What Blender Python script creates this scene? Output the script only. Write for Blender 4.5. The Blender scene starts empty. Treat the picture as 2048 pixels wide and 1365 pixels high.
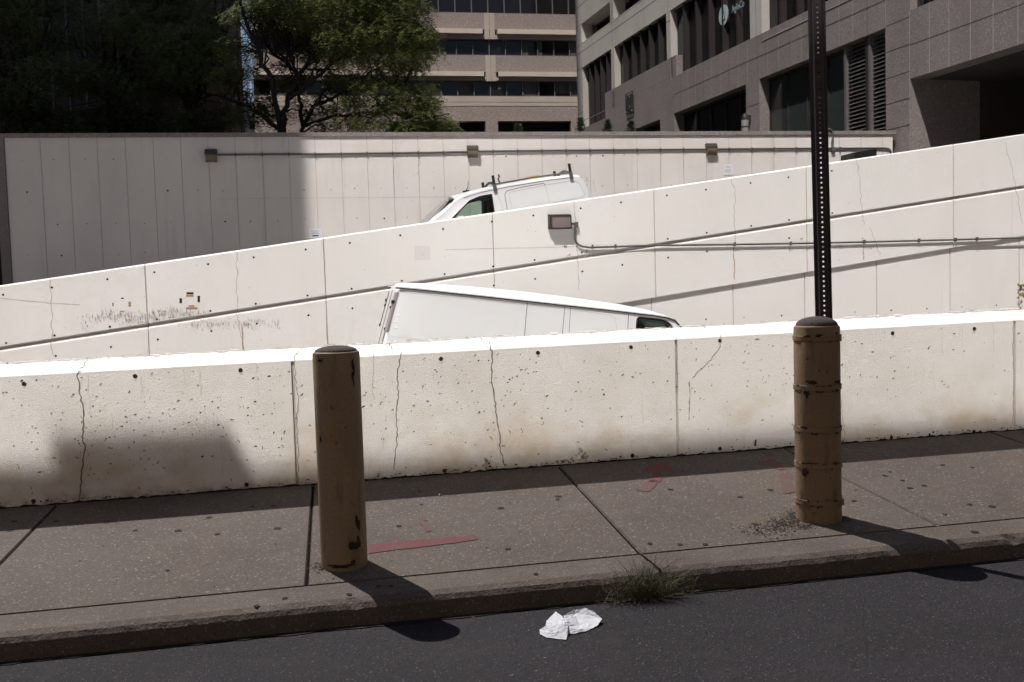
import bpy, bmesh, math, random
from mathutils import Vector, Matrix
random.seed(11)
S = bpy.context.scene
COL = S.collection
PI = math.pi

# ------------------------------------------------------------------ camera (solved from the vanishing points)
CAM = Vector((0, 0, 1.5)); FPX = 1991.1
yaw, pitch, roll = math.radians(10.1), math.radians(-3.5), math.radians(1.69)
fw = Vector((math.sin(yaw)*math.cos(pitch), math.cos(yaw)*math.cos(pitch), math.sin(pitch)))
rt = Vector((math.cos(yaw), -math.sin(yaw), 0)); up = rt.cross(fw)
r2 = rt*math.cos(roll)-up*math.sin(roll); u2 = up*math.cos(roll)+rt*math.sin(roll)
cam = bpy.data.cameras.new('camera'); cam.lens = 35; cam.sensor_width = 36; cam.clip_end = 2000; cam.clip_start = .05
co = bpy.data.objects.new('camera', cam); COL.objects.link(co)
co.matrix_world = Matrix(((r2.x, u2.x, -fw.x, CAM.x), (r2.y, u2.y, -fw.y, CAM.y), (r2.z, u2.z, -fw.z, CAM.z), (0, 0, 0, 1)))
S.camera = co

# measured positions: a point of the photograph carried onto the real plane it lies in
def onplane(x, y, n, c):
    v = fw*FPX+r2*(x-1024)-u2*(y-682.5)
    return CAM+v*((c-n.dot(CAM))/n.dot(v))
def atY(x, y, Y): return onplane(x, y, Vector((0, 1, 0)), Y)
SX, SY = .0139, .0625
def walk_z(x, y): return .19+SX*x+SY*(y-4.69)
def road_z(x, y): return .055+SX*x+.012*(4.2-y)
def onwalk(x, y): return onplane(x, y, Vector((-SX, -SY, 1)), .19-SY*4.69)
def onroad(x, y): return onplane(x, y, Vector((-SX, .012, 1)), .055+.012*4.2)

# ------------------------------------------------------------------ materials
def _mix(nt, a, b, fac):
    m = nt.nodes.new('ShaderNodeMix'); m.data_type = 'RGBA'
    nt.links.new(fac, m.inputs[0]); nt.links.new(a, m.inputs[6])
    if isinstance(b, tuple): m.inputs[7].default_value = (*b, 1)
    else: nt.links.new(b, m.inputs[7])
    return m.outputs[2]
def mat(name, base, rough=.8, layers=(), bumps=(), metal=0, spec=.5, trans=0, alpha=None, coat=0, ior=1.45):
    """layers: (kind, scale, colour, lo, hi, amount, stretch[, zlo, zhi]); bumps: (kind, scale, strength, distance)"""
    m = bpy.data.materials.new(name); m.use_nodes = True; nt = m.node_tree
    b = nt.nodes['Principled BSDF']; b.inputs['Roughness'].default_value = rough
    b.inputs['Metallic'].default_value = metal; b.inputs['Specular IOR Level'].default_value = spec
    b.inputs['Transmission Weight'].default_value = trans; b.inputs['Coat Weight'].default_value = coat; b.inputs['IOR'].default_value = ior
    tc = nt.nodes.new('ShaderNodeTexCoord'); rgb = nt.nodes.new('ShaderNodeRGB'); rgb.outputs[0].default_value = (*base, 1)
    cur = rgb.outputs[0]
    def tex(kind, scale, stretch):
        mp = nt.nodes.new('ShaderNodeMapping'); mp.inputs['Scale'].default_value = stretch
        mp.inputs['Location'].default_value = (scale*.37, scale*.11, 3.1)
        nt.links.new(tc.outputs['Object'], mp.inputs[0])
        if kind == 'noise':
            t = nt.nodes.new('ShaderNodeTexNoise'); t.inputs['Scale'].default_value = scale; t.inputs['Detail'].default_value = 5; t.inputs['Roughness'].default_value = .6; o = t.outputs[0]
        elif kind == 'fine':
            t = nt.nodes.new('ShaderNodeTexNoise'); t.inputs['Scale'].default_value = scale; t.inputs['Detail'].default_value = 2; o = t.outputs[0]
        else:
            t = nt.nodes.new('ShaderNodeTexVoronoi'); t.inputs['Scale'].default_value = scale
            o = t.outputs['Distance'] if kind == 'vor' else t.outputs['Color']
        nt.links.new(mp.outputs[0], t.inputs[0])
        return o
    for L in layers:
        kind, scale, col, lo, hi, amt, stretch = L[:7]
        t = tex(kind, scale, stretch)
        if kind == 'cell':
            sp = nt.nodes.new('ShaderNodeSeparateColor'); nt.links.new(t, sp.inputs[0]); t = sp.outputs[0]
        mr = nt.nodes.new('ShaderNodeMapRange'); mr.inputs[1].default_value = lo; mr.inputs[2].default_value = hi; mr.inputs[4].default_value = amt
        nt.links.new(t, mr.inputs[0]); fac = mr.outputs[0]
        if len(L) > 7:
            sx = nt.nodes.new('ShaderNodeSeparateXYZ'); nt.links.new(tc.outputs['Object'], sx.inputs[0])
            mz = nt.nodes.new('ShaderNodeMapRange'); mz.inputs[1].default_value = L[7]; mz.inputs[2].default_value = L[8]
            nt.links.new(sx.outputs[2], mz.inputs[0])
            mu = nt.nodes.new('ShaderNodeMath'); mu.operation = 'MULTIPLY'; nt.links.new(fac, mu.inputs[0]); nt.links.new(mz.outputs[0], mu.inputs[1]); fac = mu.outputs[0]
        cur = _mix(nt, cur, col, fac)
    nt.links.new(cur, b.inputs['Base Color'])
    prev = None
    for kind, scale, st, dist in bumps:
        bn = nt.nodes.new('ShaderNodeBump'); bn.inputs['Strength'].default_value = st; bn.inputs['Distance'].default_value = dist
        nt.links.new(tex(kind, scale, (1, 1, 1)), bn.inputs['Height'])
        if prev: nt.links.new(prev, bn.inputs['Normal'])
        prev = bn.outputs[0]
    if prev: nt.links.new(prev, b.inputs['Normal'])
    if alpha is not None: b.inputs['Alpha'].default_value = alpha
    return m
I3 = (1, 1, 1)
WHITE = (.82, .80, .765)
M = {}
M['low'] = mat('painted concrete coarse', WHITE, .75, [
    ('noise', 1.6, (.68, .64, .60), .45, .7, .6, I3), ('noise', 2.3, (.58, .46, .32), .47, .68, .75, (1, 1, 1.4), .85, .42),
    ('noise', 9, (.50, .42, .33), .56, .75, .45, (1, 1, .35), .62, .34), ('fine', 160, (.60, .57, .54), .58, .72, .5, I3),
    ('noise', 14, (.16, .13, .11), .40, .62, .9, (1, 1, 1), .34, .25)],
    [('fine', 150, .85, .0045), ('fine', 60, .25, .004)])
M['lowtop'] = mat('painted concrete top', (.78, .77, .75), .7, [('noise', 3, (.70, .68, .65), .5, .7, .5, (1, 3, 1)), ('noise', 30, (.32, .30, .28), .66, .72, .55, (.5, 3, 1))], [('fine', 60, .3, .004)])
M['mid'] = mat('painted concrete smooth', (.74, .72, .70), .75, [
    ('noise', .5, (.70, .685, .66), .4, .65, .7, I3), ('noise', 1.1, (.69, .66, .63), .5, .7, .6, (1, 1, .3)),
    ('noise', 5, (.62, .52, .42), .62, .8, .5, (1.6, 1, .10), 1.5, .6), ('fine', 60, (.66, .64, .61), .6, .7, .5, I3)],
    [('fine', 26, .22, .006), ('noise', 3, .15, .02)])
M['back'] = mat('painted concrete panel', (.68, .64, .62), .78, [
    ('cell', 1.0, (.72, .68, .65), .0, 1, .5, (1.59, .01, .01)), ('noise', .6, (.60, .57, .54), .45, .7, .7, (1, 1, .5)),
    ('noise', 2.2, (.52, .46, .42), .6, .78, .6, (1.4, 1, .12)), ('fine', 60, (.58, .55, .52), .62, .72, .5, I3)],
    [('fine', 22, .2, .006)])
M['groove'] = mat('joint shadow concrete', (.46, .41, .37), .9)
M['hole'] = mat('hole dark', (.025, .02, .018), .9)
M['crack'] = mat('crack line', (.20, .17, .15), .9)
M['crackf'] = mat('crack faint', (.42, .38, .35), .9)
M['patch'] = mat('patch paint', (.67, .63, .62), .8)
M['tan'] = mat('bare tan scar', (.36, .25, .12), .9)
M['rust'] = mat('rust stain', (.38, .24, .16), .9, [('noise', 20, (.55, .47, .40), .4, .6, .8, I3)])
M['streak'] = mat('faint run-off streak', (.70, .66, .60), .85, [('noise', 20, (.80, .78, .745), .42, .6, .9, (1, 1, .3))])
M['smudgel'] = mat('faint grime', (.60, .555, .53), .9)
M['smudge'] = mat('grime', (.42, .37, .36), .9)
M['walk'] = mat('exposed aggregate sidewalk', (.094, .070, .058), .85, [
    ('noise', .9, (.068, .047, .039), .40, .66, .8, I3), ('noise', 2.2, (.110, .080, .052), .50, .70, .7, I3), ('noise', 7, (.108, .087, .075), .5, .7, .6, I3),
    ('vor', 95, (.20, .178, .160), .24, .12, .5, (1, 1.3, 1)), ('fine', 150, (.030, .024, .022), .56, .68, .8, I3), ('fine', 60, (.045, .036, .033), .56, .7, .5, I3),
    ('cell', 110, (.27, .24, .22), .955, .985, .6, I3), ('cell', 170, (.20, .175, .155), .90, .97, .5, I3)],
    [('vor', 75, .35, .004), ('fine', 140, .35, .003)])
M['kerb'] = mat('kerb concrete', (.102, .079, .066), .85, [
    ('noise', 2.5, (.068, .051, .042), .42, .66, .8, I3), ('vor', 95, (.21, .18, .16), .22, .10, .5, I3), ('cell', 140, (.24, .21, .19), .94, .98, .5, I3),
    ('fine', 150, (.032, .026, .023), .56, .68, .8, I3)], [('vor', 80, .35, .004), ('noise', 18, .5, .012)])
M['road'] = mat('old asphalt', (.0235, .0205, .0245), .85, [
    ('noise', .7, (.016, .0135, .016), .40, .65, .9, I3), ('fine', 170, (.060, .053, .056), .56, .72, .75, I3), ('fine', 90, (.008, .007, .008), .54, .68, .85, I3),
    ('cell', 210, (.16, .15, .145), .975, .995, .7, I3), ('noise', 6, (.032, .028, .031), .55, .7, .6, I3), ('noise', 1.6, (.032, .027, .027), .58, .72, .6, (.6, 2, 1))],
    [('fine', 130, .9, .006), ('fine', 50, .4, .008)], spec=.25)
M['dirt'] = mat('dirt and kerb shade', (.010, .008, .008), .9, [('noise', 25, (.022, .017, .015), .5, .65, .8, I3)], [('fine', 90, .5, .01)])
M['joint'] = mat('joint dirt', (.014, .011, .010), 1, spec=0)
M['gum'] = mat('old gum', (.026, .021, .019), .8, spec=.2)
M['red'] = mat('worn red spray paint', (.125, .028, .030), .85, [('noise', 9, (.105, .055, .048), .50, .66, .7, I3), ('fine', 120, (.094, .070, .058), .52, .64, .55, I3), ('vor', 75, (.22, .17, .15), .18, .08, .5, I3)], [('vor', 75, .3, .004)])
M['redfaint'] = mat('faint red spray paint', (.105, .048, .044), .85, [('noise', 9, (.094, .068, .057), .48, .62, .8, I3), ('fine', 120, (.094, .070, .058), .50, .60, .6, I3)], [('vor', 75, .3, .004)])
def bolmat(name, c):
    return mat(name, c, .68, [('noise', 3, tuple(v*.72 for v in c), .45, .7, .7, (1, 1, .5)), ('noise', 9, (.055, .03, .02), .62, .74, .8, (1, 1, .45)),
        ('noise', 26, (.035, .02, .016), .67, .71, .8, (1, 1, .6)), ('fine', 140, tuple(v*.6 for v in c), .5, .7, .6, I3), ('noise', 1.5, (.15, .115, .08), .45, .7, .5, I3), ('fine', 8, (.09, .052, .036), .56, .72, .40, (2.5, 2.5, .4)), ('noise', 55, tuple(v*1.15 for v in c), .58, .68, .4, (1, 1, .6)), ('noise', 5, (.13, .08, .05), .55, .78, .4, (1, 1, .3))], [('noise', 30, .35, .005), ('fine', 90, .3, .002)])
M['bol'] = bolmat('faded yellow bollard paint', (.285, .200, .115))
M['bol2'] = bolmat('dirty yellow bollard paint', (.240, .162, .085))
M['chip'] = mat('chipped rust patch', (.030, .016, .012), .9, [('noise', 60, (.085, .042, .022), .5, .6, .8, I3)])
M['cap'] = mat('weathered concrete cap', (.075, .058, .052), .95, [('vor', 120, (.17, .14, .13), .22, .08, .6, I3), ('fine', 60, (.04, .03, .03), .5, .7, .7, I3)], [('fine', 90, .6, .006)])
M['post'] = mat('dark brown coated steel', (.035, .022, .024), .55, [('noise', 3, (.022, .014, .015), .4, .7, .8, (1, 1, .2))])
M['granite'] = mat('speckled granite', (.235, .205, .196), .6, [('fine', 22, (.36, .32, .305), .52, .66, .8, I3), ('fine', 35, (.09, .075, .073), .55, .68, .8, I3), ('noise', .5, (.155, .132, .127), .4, .7, .6, (1, 1, .4))], [('fine', 30, .2, .006)])
M['granitef'] = mat('brown aggregate panel', (.255, .205, .185), .8, [('fine', 6, (.35, .29, .265), .5, .66, .8, I3), ('fine', 9, (.14, .11, .10), .55, .68, .8, I3), ('noise', .12, (.215, .175, .16), .4, .7, .7, I3)])
M['lime'] = mat('pale limestone', (.50, .465, .43), .75, [('noise', .7, (.43, .395, .36), .4, .68, .8, (1, 1, .35)), ('fine', 12, (.54, .50, .46), .5, .7, .4, I3), ('noise', 3, (.33, .29, .26), .62, .8, .5, (2, 2, .12))], [('fine', 15, .1, .006)])
M['limef'] = mat('pale sandstone band', (.40, .335, .285), .8, [('noise', .4, (.34, .28, .24), .4, .7, .7, I3)])
M['glass'] = mat('dark window glass', (.012, .011, .012), .04, spec=.42)
M['glassg'] = mat('green grey window glass', (.035, .045, .042), .06, spec=.6)
M['curtain'] = mat('window blind behind glass', (.075, .068, .066), .5, [('noise', 2, (.05, .045, .045), .4, .6, .8, (4, 1, .1))])
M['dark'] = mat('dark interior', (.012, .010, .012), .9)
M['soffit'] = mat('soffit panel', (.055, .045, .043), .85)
M['mullion'] = mat('dark bronze mullion', (.035, .027, .028), .5)
M['mullionl'] = mat('grey aluminium mullion', (.13, .12, .12), .5)
M['teal'] = mat('pale teal sign film', (.38, .50, .49), .6)
M['letter'] = mat('pale blue letter film', (.26, .34, .38), .6)
M['redc'] = mat('red curtain', (.16, .018, .022), .8)
M['black'] = mat('black plastic', (.012, .011, .012), .5, [('noise', 4, (.02, .018, .018), .4, .7, .5, I3)])
M['rack'] = mat('grey rack steel', (.12, .12, .125), .45, metal=.3)
M['yellow'] = mat('yellow strap', (.55, .40, .05), .6)
M['van'] = mat('white van paint', (.72, .725, .735), .32, [('noise', 1.4, (.71, .715, .72), .45, .7, .6, I3), ('noise', 1.2, (.62, .60, .57), .55, .8, .35, I3, -1.1, -2.0)], coat=.4)
M['vandoor'] = mat('white van panel', (.745, .75, .76), .34, [('noise', 1.1, (.71, .71, .715), .45, .7, .6, I3)], coat=.3)
M['reardoor'] = mat('grey rear door', (.46, .44, .43), .45, [('noise', 3, (.40, .38, .37), .45, .7, .6, (1, 1, .3))])  # greyer than the rest of the van body
M['lampred'] = mat('dull tail light lens', (.22, .19, .19), .35)
M['seam'] = mat('body seam', (.09, .085, .085), .8)
M['seaml'] = mat('soft body crease', (.50, .50, .51), .6)
M['rubber'] = mat('window rubber', (.012, .012, .013), .55)
M['tyre'] = mat('tyre rubber', (.02, .02, .02), .85)
M['rim'] = mat('steel rim', (.45, .45, .46), .4, metal=.6)
M['cab'] = mat('cab lining', (.03, .028, .03), .9)
def glass_thin(name, tint, rough=.02):
    m = bpy.data.materials.new(name); m.use_nodes = True; nt = m.node_tree; nt.nodes.clear()
    o = nt.nodes.new('ShaderNodeOutputMaterial'); t = nt.nodes.new('ShaderNodeBsdfTransparent'); t.inputs[0].default_value = (*tint, 1)
    g = nt.nodes.new('ShaderNodeBsdfGlossy'); g.inputs['Roughness'].default_value = rough; f = nt.nodes.new('ShaderNodeFresnel'); f.inputs[0].default_value = 1.45
    x = nt.nodes.new('ShaderNodeMixShader'); nt.links.new(f.outputs[0], x.inputs[0]); nt.links.new(t.outputs[0], x.inputs[1]); nt.links.new(g.outputs[0], x.inputs[2]); nt.links.new(x.outputs[0], o.inputs[0])
    return m
M['vglass'] = glass_thin('green tinted car glass', (.62, .74, .67))
M['ws'] = glass_thin('windshield glass', (.36, .41, .39))
M['bronze'] = mat('weathered bronze housing', (.055, .043, .038), .5, [('noise', 12, (.035, .027, .024), .4, .7, .7, I3)])
M['lens'] = mat('prismatic glass lens', (.17, .145, .14), .25, [('vor', 90, (.22, .18, .17), .2, .5, .7, I3)], [('vor', 90, .5, .004)])
M['lensb'] = mat('yellowed lens', (.19, .145, .10), .4, [('noise', 18, (.12, .09, .065), .4, .7, .7, I3)])
M['conduit'] = mat('painted grey conduit', (.10, .096, .09), .6, [('noise', 6, (.06, .055, .052), .45, .7, .7, I3)])
M['conduitd'] = mat('dark grey conduit', (.095, .088, .085), .6)
M['paper'] = mat('notice sheet', (.70, .70, .73), .6)
M['ink'] = mat('notice ink', (.20, .21, .26), .7)
M['inkd'] = mat('notice dark ink', (.02, .03, .05), .7)
M['tissue'] = mat('crumpled tissue', (.52, .52, .555), .9, [('noise', 30, (.70, .71, .72), .4, .7, .5, I3)], [('fine', 240, .3, .001), ('noise', 25, .3, .004)])
M['leaf'] = mat('locust leaf', (.105, .125, .042), .6, [('cell', 9, (.19, .20, .065), .2, 1, .8, I3), ('noise', 1.2, (.065, .08, .03), .4, .7, .7, I3)], spec=.2)
M['leaf_shaded'] = mat('shaded locust leaf', (.105, .13, .062), .6, [('cell', 9, (.17, .20, .09), .2, 1, .8, I3)], spec=.2)  # second leaf copy, with the shade of the left trees tuned into its colour
def leafy(m, k):
    nt = m.node_tree; b = nt.nodes['Principled BSDF']; o = nt.nodes['Material Output']; t = nt.nodes.new('ShaderNodeBsdfTranslucent')
    src = b.inputs['Base Color'].links[0].from_socket; nt.links.new(src, t.inputs[0]); x = nt.nodes.new('ShaderNodeMixShader'); x.inputs[0].default_value = k
    nt.links.new(b.outputs[0], x.inputs[1]); nt.links.new(t.outputs[0], x.inputs[2]); nt.links.new(x.outputs[0], o.inputs[0])
leafy(M['leaf'], .4); leafy(M['leaf_shaded'], .3)
M['bark'] = mat('dark bark', (.016, .012, .012), .9, [], [('noise', 14, .5, .02)])
M['weed'] = mat('weed green', (.095, .110, .052), .8, [('cell', 30, (.14, .14, .075), .2, 1, .7, I3)])
M['straw'] = mat('dry grass', (.17, .13, .088), .85)
M['shrub'] = mat('shrub needles', (.05, .085, .035), .7)
M['brick'] = mat('brown brick', (.17, .085, .078), .85, [('fine', 6, (.12, .06, .055), .5, .65, .8, (1, 1, 3))])
M['frame'] = mat('window frame white', (.25, .23, .24), .6)
M['steel'] = mat('shade-darkened curtain wall', (.02, .02, .025), .4)  # colour kept near black to carry the shade this building stands in
M['soil'] = mat('planting bed', (.05, .04, .03), .9)
M['wbld'] = mat('white render wall', (.70, .70, .72), .8)
M['bed'] = mat('old grey asphalt ramp', (.16, .15, .145), .85, [('noise', 1.5, (.12, .11, .105), .4, .7, .7, I3)], [('fine', 60, .3, .006)])
M['mirror'] = mat('sun reflecting curtain glass', (.97, .955, .935), .022, metal=1.0)
M['podium'] = mat('warm brown limestone', (.24, .19, .155), .8, [('noise', .3, (.20, .16, .13), .4, .7, .7, I3)])
M['darkstone'] = mat('dark sky blocker stone', (.05, .045, .045), .6, [('noise', .3, (.04, .035, .035), .4, .7, .7, I3)])
M['tower'] = mat('tower stone', (.20, .18, .17), .8, [('noise', .3, (.15, .135, .13), .4, .7, .7, I3)])

# ------------------------------------------------------------------ mesh builder
class MB:
    def __init__(s): s.v = []; s.f = []; s.m = []; s.mats = []
    def mi(s, k):
        m = M[k] if isinstance(k, str) else k
        if m not in s.mats: s.mats.append(m)
        return s.mats.index(m)
    def add(s, vs, fs, k):
        b = len(s.v); s.v += [tuple(p) for p in vs]; i = s.mi(k)
        for f in fs: s.f.append(tuple(b+q for q in f)); s.m.append(i)
        return s
    def box(s, x0, x1, y0, y1, z0, z1, k, X=None, shear=0):
        P = [(x, y, z+shear*x) for z in (z0, z1) for x, y in ((x0, y0), (x1, y0), (x1, y1), (x0, y1))]
        if X: P = [X(*p) for p in P]
        return s.add(P, [(3, 2, 1, 0), (4, 5, 6, 7), (0, 1, 5, 4), (1, 2, 6, 5), (2, 3, 7, 6), (3, 0, 4, 7)], k)
    def bbox(s, x0, x1, y0, y1, z0, z1, k, r=.01, X=None):
        """box with chamfered edges"""
        bm = bmesh.new(); bmesh.ops.create_cube(bm, size=1)
        for v in bm.verts: v.co = Vector(((x0+x1)/2+v.co.x*(x1-x0), (y0+y1)/2+v.co.y*(y1-y0), (z0+z1)/2+v.co.z*(z1-z0)))
        bmesh.ops.bevel(bm, geom=bm.edges[:], offset=r, segments=2, profile=.7, affect='EDGES')
        vs = [tuple(v.co) for v in bm.verts]; bm.verts.index_update()
        if X: vs = [X(*p) for p in vs]
        fs = [tuple(v.index for v in f.verts) for f in bm.faces]; bm.free()
        return s.add(vs, fs, k)
    def prism(s, poly, a, b, k, axis='x', shear=0, caps=True, X=None):
        """poly in the two other axes, extruded from a to b"""
        n = len(poly); vs = []
        for t in (a, b):
            for p, q in poly:
                v = (t, p, q+shear*t) if axis == 'x' else ((p, t, q) if axis == 'y' else (p, q, t))
                vs.append(X(*v) if X else v)
        fs = [(i, (i+1) % n, n+(i+1) % n, n+i) for i in range(n)]
        if caps: fs += [tuple(range(n-1, -1, -1)), tuple(range(n, 2*n))]
        return s.add(vs, fs, k)
    def tube(s, pts, r, k, n=8, cap=True):
        pts = [Vector(p) for p in pts]; R = r if isinstance(r, (list, tuple)) else [r]*len(pts); vs = []; fs = []
        pu = None
        for i, p in enumerate(pts):
            d = (pts[min(i+1, len(pts)-1)]-pts[max(i-1, 0)]).normalized()
            a = pu if pu else (Vector((0, 0, 1)) if abs(d.z) < .9 else Vector((1, 0, 0)))
            e = (a-d*a.dot(d)).normalized(); pu = e; g = d.cross(e)
            for j in range(n):
                t = 2*PI*j/n; vs.append(p+e*(R[i]*math.cos(t))+g*(R[i]*math.sin(t)))
        for i in range(len(pts)-1):
            for j in range(n): fs.append((i*n+j, i*n+(j+1) % n, (i+1)*n+(j+1) % n, (i+1)*n+j))
        if cap: fs += [tuple(range(n-1, -1, -1)), tuple(range((len(pts)-1)*n, len(pts)*n))]
        return s.add(vs, fs, k)
    def lathe(s, prof, k, c=(0, 0, 0), n=48, X=None):
        vs = []; fs = []
        for r, z in prof:
            for j in range(n):
                t = 2*PI*j/n; v = (c[0]+r*math.cos(t), c[1]+r*math.sin(t), c[2]+z); vs.append(X(*v) if X else v)
        for i in range(len(prof)-1):
            for j in range(n): fs.append((i*n+j, i*n+(j+1) % n, (i+1)*n+(j+1) % n, (i+1)*n+j))
        return s.add(vs, fs, k)
    def disc(s, c, ux, uy, r, k, n=10, jit=0, ry=None):
        c = Vector(c); vs = [];
        for j in range(n):
            t = 2*PI*j/n; q = 1+random.uniform(-jit, jit)
            vs.append(c+ux*(r*q*math.cos(t))+uy*((ry or r)*q*math.sin(t)))
        return s.add(vs, [tuple(range(n))], k)
    def ribbon(s, pts, w, nrm, k, jit=0, sub=1):
        """thin strip along pts lying in the plane with normal nrm"""
        P = [Vector(p) for p in pts]; Q = [P[0]]
        for a, b in zip(P, P[1:]):
            d = b-a; side = nrm.cross(d).normalized()
            for i in range(1, sub+1):
                q = a+d*(i/sub)
                if i < sub or sub == 1: q = q+side*random.uniform(-jit, jit)
                Q.append(q)
        vs = []; fs = []
        for i, q in enumerate(Q):
            d = Q[min(i+1, len(Q)-1)]-Q[max(i-1, 0)]; side = nrm.cross(d).normalized()
            ww = w*random.uniform(.5, 1.2)/2 if jit else w/2
            vs += [q+side*ww, q-side*ww]
        for i in range(len(Q)-1): fs.append((2*i, 2*i+1, 2*i+3, 2*i+2))
        return s.add(vs, fs, k)
    def build(s, name, parent=None, smooth=False, loc=None, fix=True):
        me = bpy.data.meshes.new(name); me.from_pydata(s.v, [], s.f)
        for m in s.mats: me.materials.append(m)
        me.polygons.foreach_set('material_index', s.m); me.update()
        if fix:
            bm = bmesh.new(); bm.from_mesh(me); bmesh.ops.recalc_face_normals(bm, faces=bm.faces[:]); bm.to_mesh(me); bm.free()
        if smooth:
            me.polygons.foreach_set('use_smooth', [True]*len(me.polygons))
            try: me.set_sharp_from_angle(angle=math.radians(38))
            except Exception: pass
        o = bpy.data.objects.new(name, me); COL.objects.link(o)
        if parent: o.parent = parent
        return o
def tag(o, label=None, cat=None, group=None, kind=None):
    if label: o['label'] = label
    if cat: o['category'] = cat
    if group: o['group'] = group
    if kind: o['kind'] = kind
    return o
def empty(name, loc, label, cat, group=None, rot=None):
    o = bpy.data.objects.new(name, None); COL.objects.link(o); o.location = loc; o.empty_display_size = .2
    if rot: o.rotation_euler = rot
    return tag(o, label, cat, group)
def inv(o, *p):  # world point into a thing placed at o.location without rotation
    return Vector(p)-o.location
class OFF:
    """shifts world coordinates into the frame of an empty"""
    def __init__(s, e): s.l = e.location.copy()
    def __call__(s, x, y, z): return (x-s.l.x, y-s.l.y, z-s.l.z)
def shift(mb, e):
    l = e.location; mb.v = [(x-l.x, y-l.y, z-l.z) for x, y, z in mb.v]; return mb
NY = Vector((0, -1, 0)); UX = Vector((1, 0, 0)); UZ = Vector((0, 0, 1))

# ------------------------------------------------------------------ ground
g = MB(); g.add([(-60, -40, -.9), (60, -40, .75), (60, 4.3, .22+.6), (-60, 4.3, -.79)], [], 'road')
m = MB()
nx, ny = 60, 12
xs = [-60+i*2 for i in range(61)]; ys = [-40, -20, -10, -4, 0, 2, 3.2, 4.3]
m.add([(x, y, road_z(x, y)) for y in ys for x in xs], [(j*61+i, j*61+i+1, (j+1)*61+i+1, (j+1)*61+i) for j in range(len(ys)-1) for i in range(60)], 'road')
# grit and pale flecks lying on the asphalt
random.seed(3)
for i in range(260):
    x = random.uniform(-2.2, 4); y = random.uniform(2.2, 4.15); r = random.uniform(.0015, .0045)
    m.disc((x, y, road_z(x, y)+.004), UX, Vector((0, 1, 0)), r, 'hole' if random.random() < .7 else 'straw', n=5, jit=.4)
tag(m.build('road', fix=False), kind='structure')
far = MB(); far.add([(-900, -900, -6), (900, -900, -6), (900, 900, -6), (-900, 900, -6)], [(0, 1, 2, 3)], 'bed'); tag(far.build('ground', fix=False), kind='structure')

# sidewalk: five-foot slabs with open joints, red utility marks, gum
KY0, KY1 = 4.20, 4.445   # kerb face and kerb back
YW = 6.188
JX = [-1.648, -.167, 1.378, 2.923, 4.457]
edges = [-60.]+[JX[0]-1.54*k for k in range(6, 0, -1)]+JX+[JX[-1]+1.54*k for k in range(1, 7)]+[60.]
sw = MB(); GP = .006
for a, b in zip(edges, edges[1:]):
    x0, x1, y0, y1 = a+GP, b-GP, KY1+.006, YW+.01; c = .006
    P = []
    for (x, y, dz) in ((x0, y0, -.012), (x1, y0, -.012), (x1, y1, -.012), (x0, y1, -.012), (x0+c, y0+c, 0), (x1-c, y0+c, 0), (x1-c, y1-c, 0), (x0+c, y1-c, 0)):
        P.append((x, y, walk_z(x, y)+dz))
    sw.add(P, [(4, 5, 6, 7), (0, 1, 5, 4), (1, 2, 6, 5), (2, 3, 7, 6), (3, 0, 4, 7)], 'walk')
    sw.add([(a, KY1-.02, walk_z(a, KY1)-.011), (b, KY1-.02, walk_z(b, KY1)-.011), (b, YW+.02, walk_z(b, YW)-.011), (a, YW+.02, walk_z(a, YW)-.011)], [(0, 1, 2, 3)], 'joint')
NW = Vector((-SX, -SY, 1)).normalized()
def wz(p, d=.004): return Vector((p[0], p[1], walk_z(p[0], p[1])+d))
def blot(mb, pts, k, d=.003, jit=.006, sub=5):
    """flat patch on the sidewalk with a ragged outline"""
    Q = []
    for a, b in zip(pts, pts[1:]+pts[:1]):
        for i in range(sub):
            t = i/sub; Q.append(wz((a[0]+(b[0]-a[0])*t+random.uniform(-jit, jit), a[1]+(b[1]-a[1])*t+random.uniform(-jit, jit)), d))
    mb.add(Q, [tuple(range(len(Q)))], k)
W2 = lambda *pp: [tuple(onwalk(*p))[:2] for p in pp]
blot(sw, W2((738, 1089), (820, 1083), (900, 1076), (950, 1073), (956, 1080), (880, 1091), (800, 1100), (738, 1109)), 'red')
blot(sw, W2((835, 1036), (848, 1036), (866, 1062), (852, 1066)), 'redfaint')
blot(sw, W2((1282, 946), (1300, 929), (1332, 925), (1352, 946), (1338, 948), (1324, 937), (1322, 965), (1298, 965), (1306, 939), (1296, 946)), 'red', jit=.008)
blot(sw, W2((1300, 962), (1316, 962), (1300, 985), (1270, 980)), 'redfaint', jit=.01)
blot(sw, W2((1518, 925), (1550, 919), (1572, 938), (1560, 942), (1540, 932), (1520, 932)), 'red', jit=.008)
blot(sw, W2((1522, 905), (1545, 905), (1556, 914), (1535, 914)), 'redfaint', jit=.008)
blot(sw, W2((1560, 950), (1582, 945), (1590, 985), (1568, 990)), 'redfaint', jit=.012)
random.seed(5)
gum = [(112, 1044), (28, 1044), (20, 1062), (213, 1045), (418, 1036), (505, 1014), (546, 1013), (270, 1062), (356, 1062), (435, 1069), (555, 1058), (335, 1142), (840, 984), (1017, 1099), (852, 1043), (798, 1053), (843, 1010), (1002, 1017), (1120, 994), (1115, 930+64), (1265, 943), (1366, 943), (1435, 943), (1340, 980), (1540, 981), (1480, 995), (1512, 1050), (1780, 945), (1770, 952), (1848, 972), (1820, 977), (1805, 962), (1945, 936), (1708, 1003), (1985, 1014), (1885, 931), (1300, 1088), (1360, 1090), (1410, 1090), (1890, 1030), (1940, 1010), (1950, 1065), (1115, 1000)]
for x, y in gum:
    p = onwalk(x, y); r = random.uniform(.010, .019); sw.disc(wz(p, .003), UX, Vector((0, 1, .06)), r, 'gum', n=9, jit=.25, ry=r*1.1)
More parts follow.
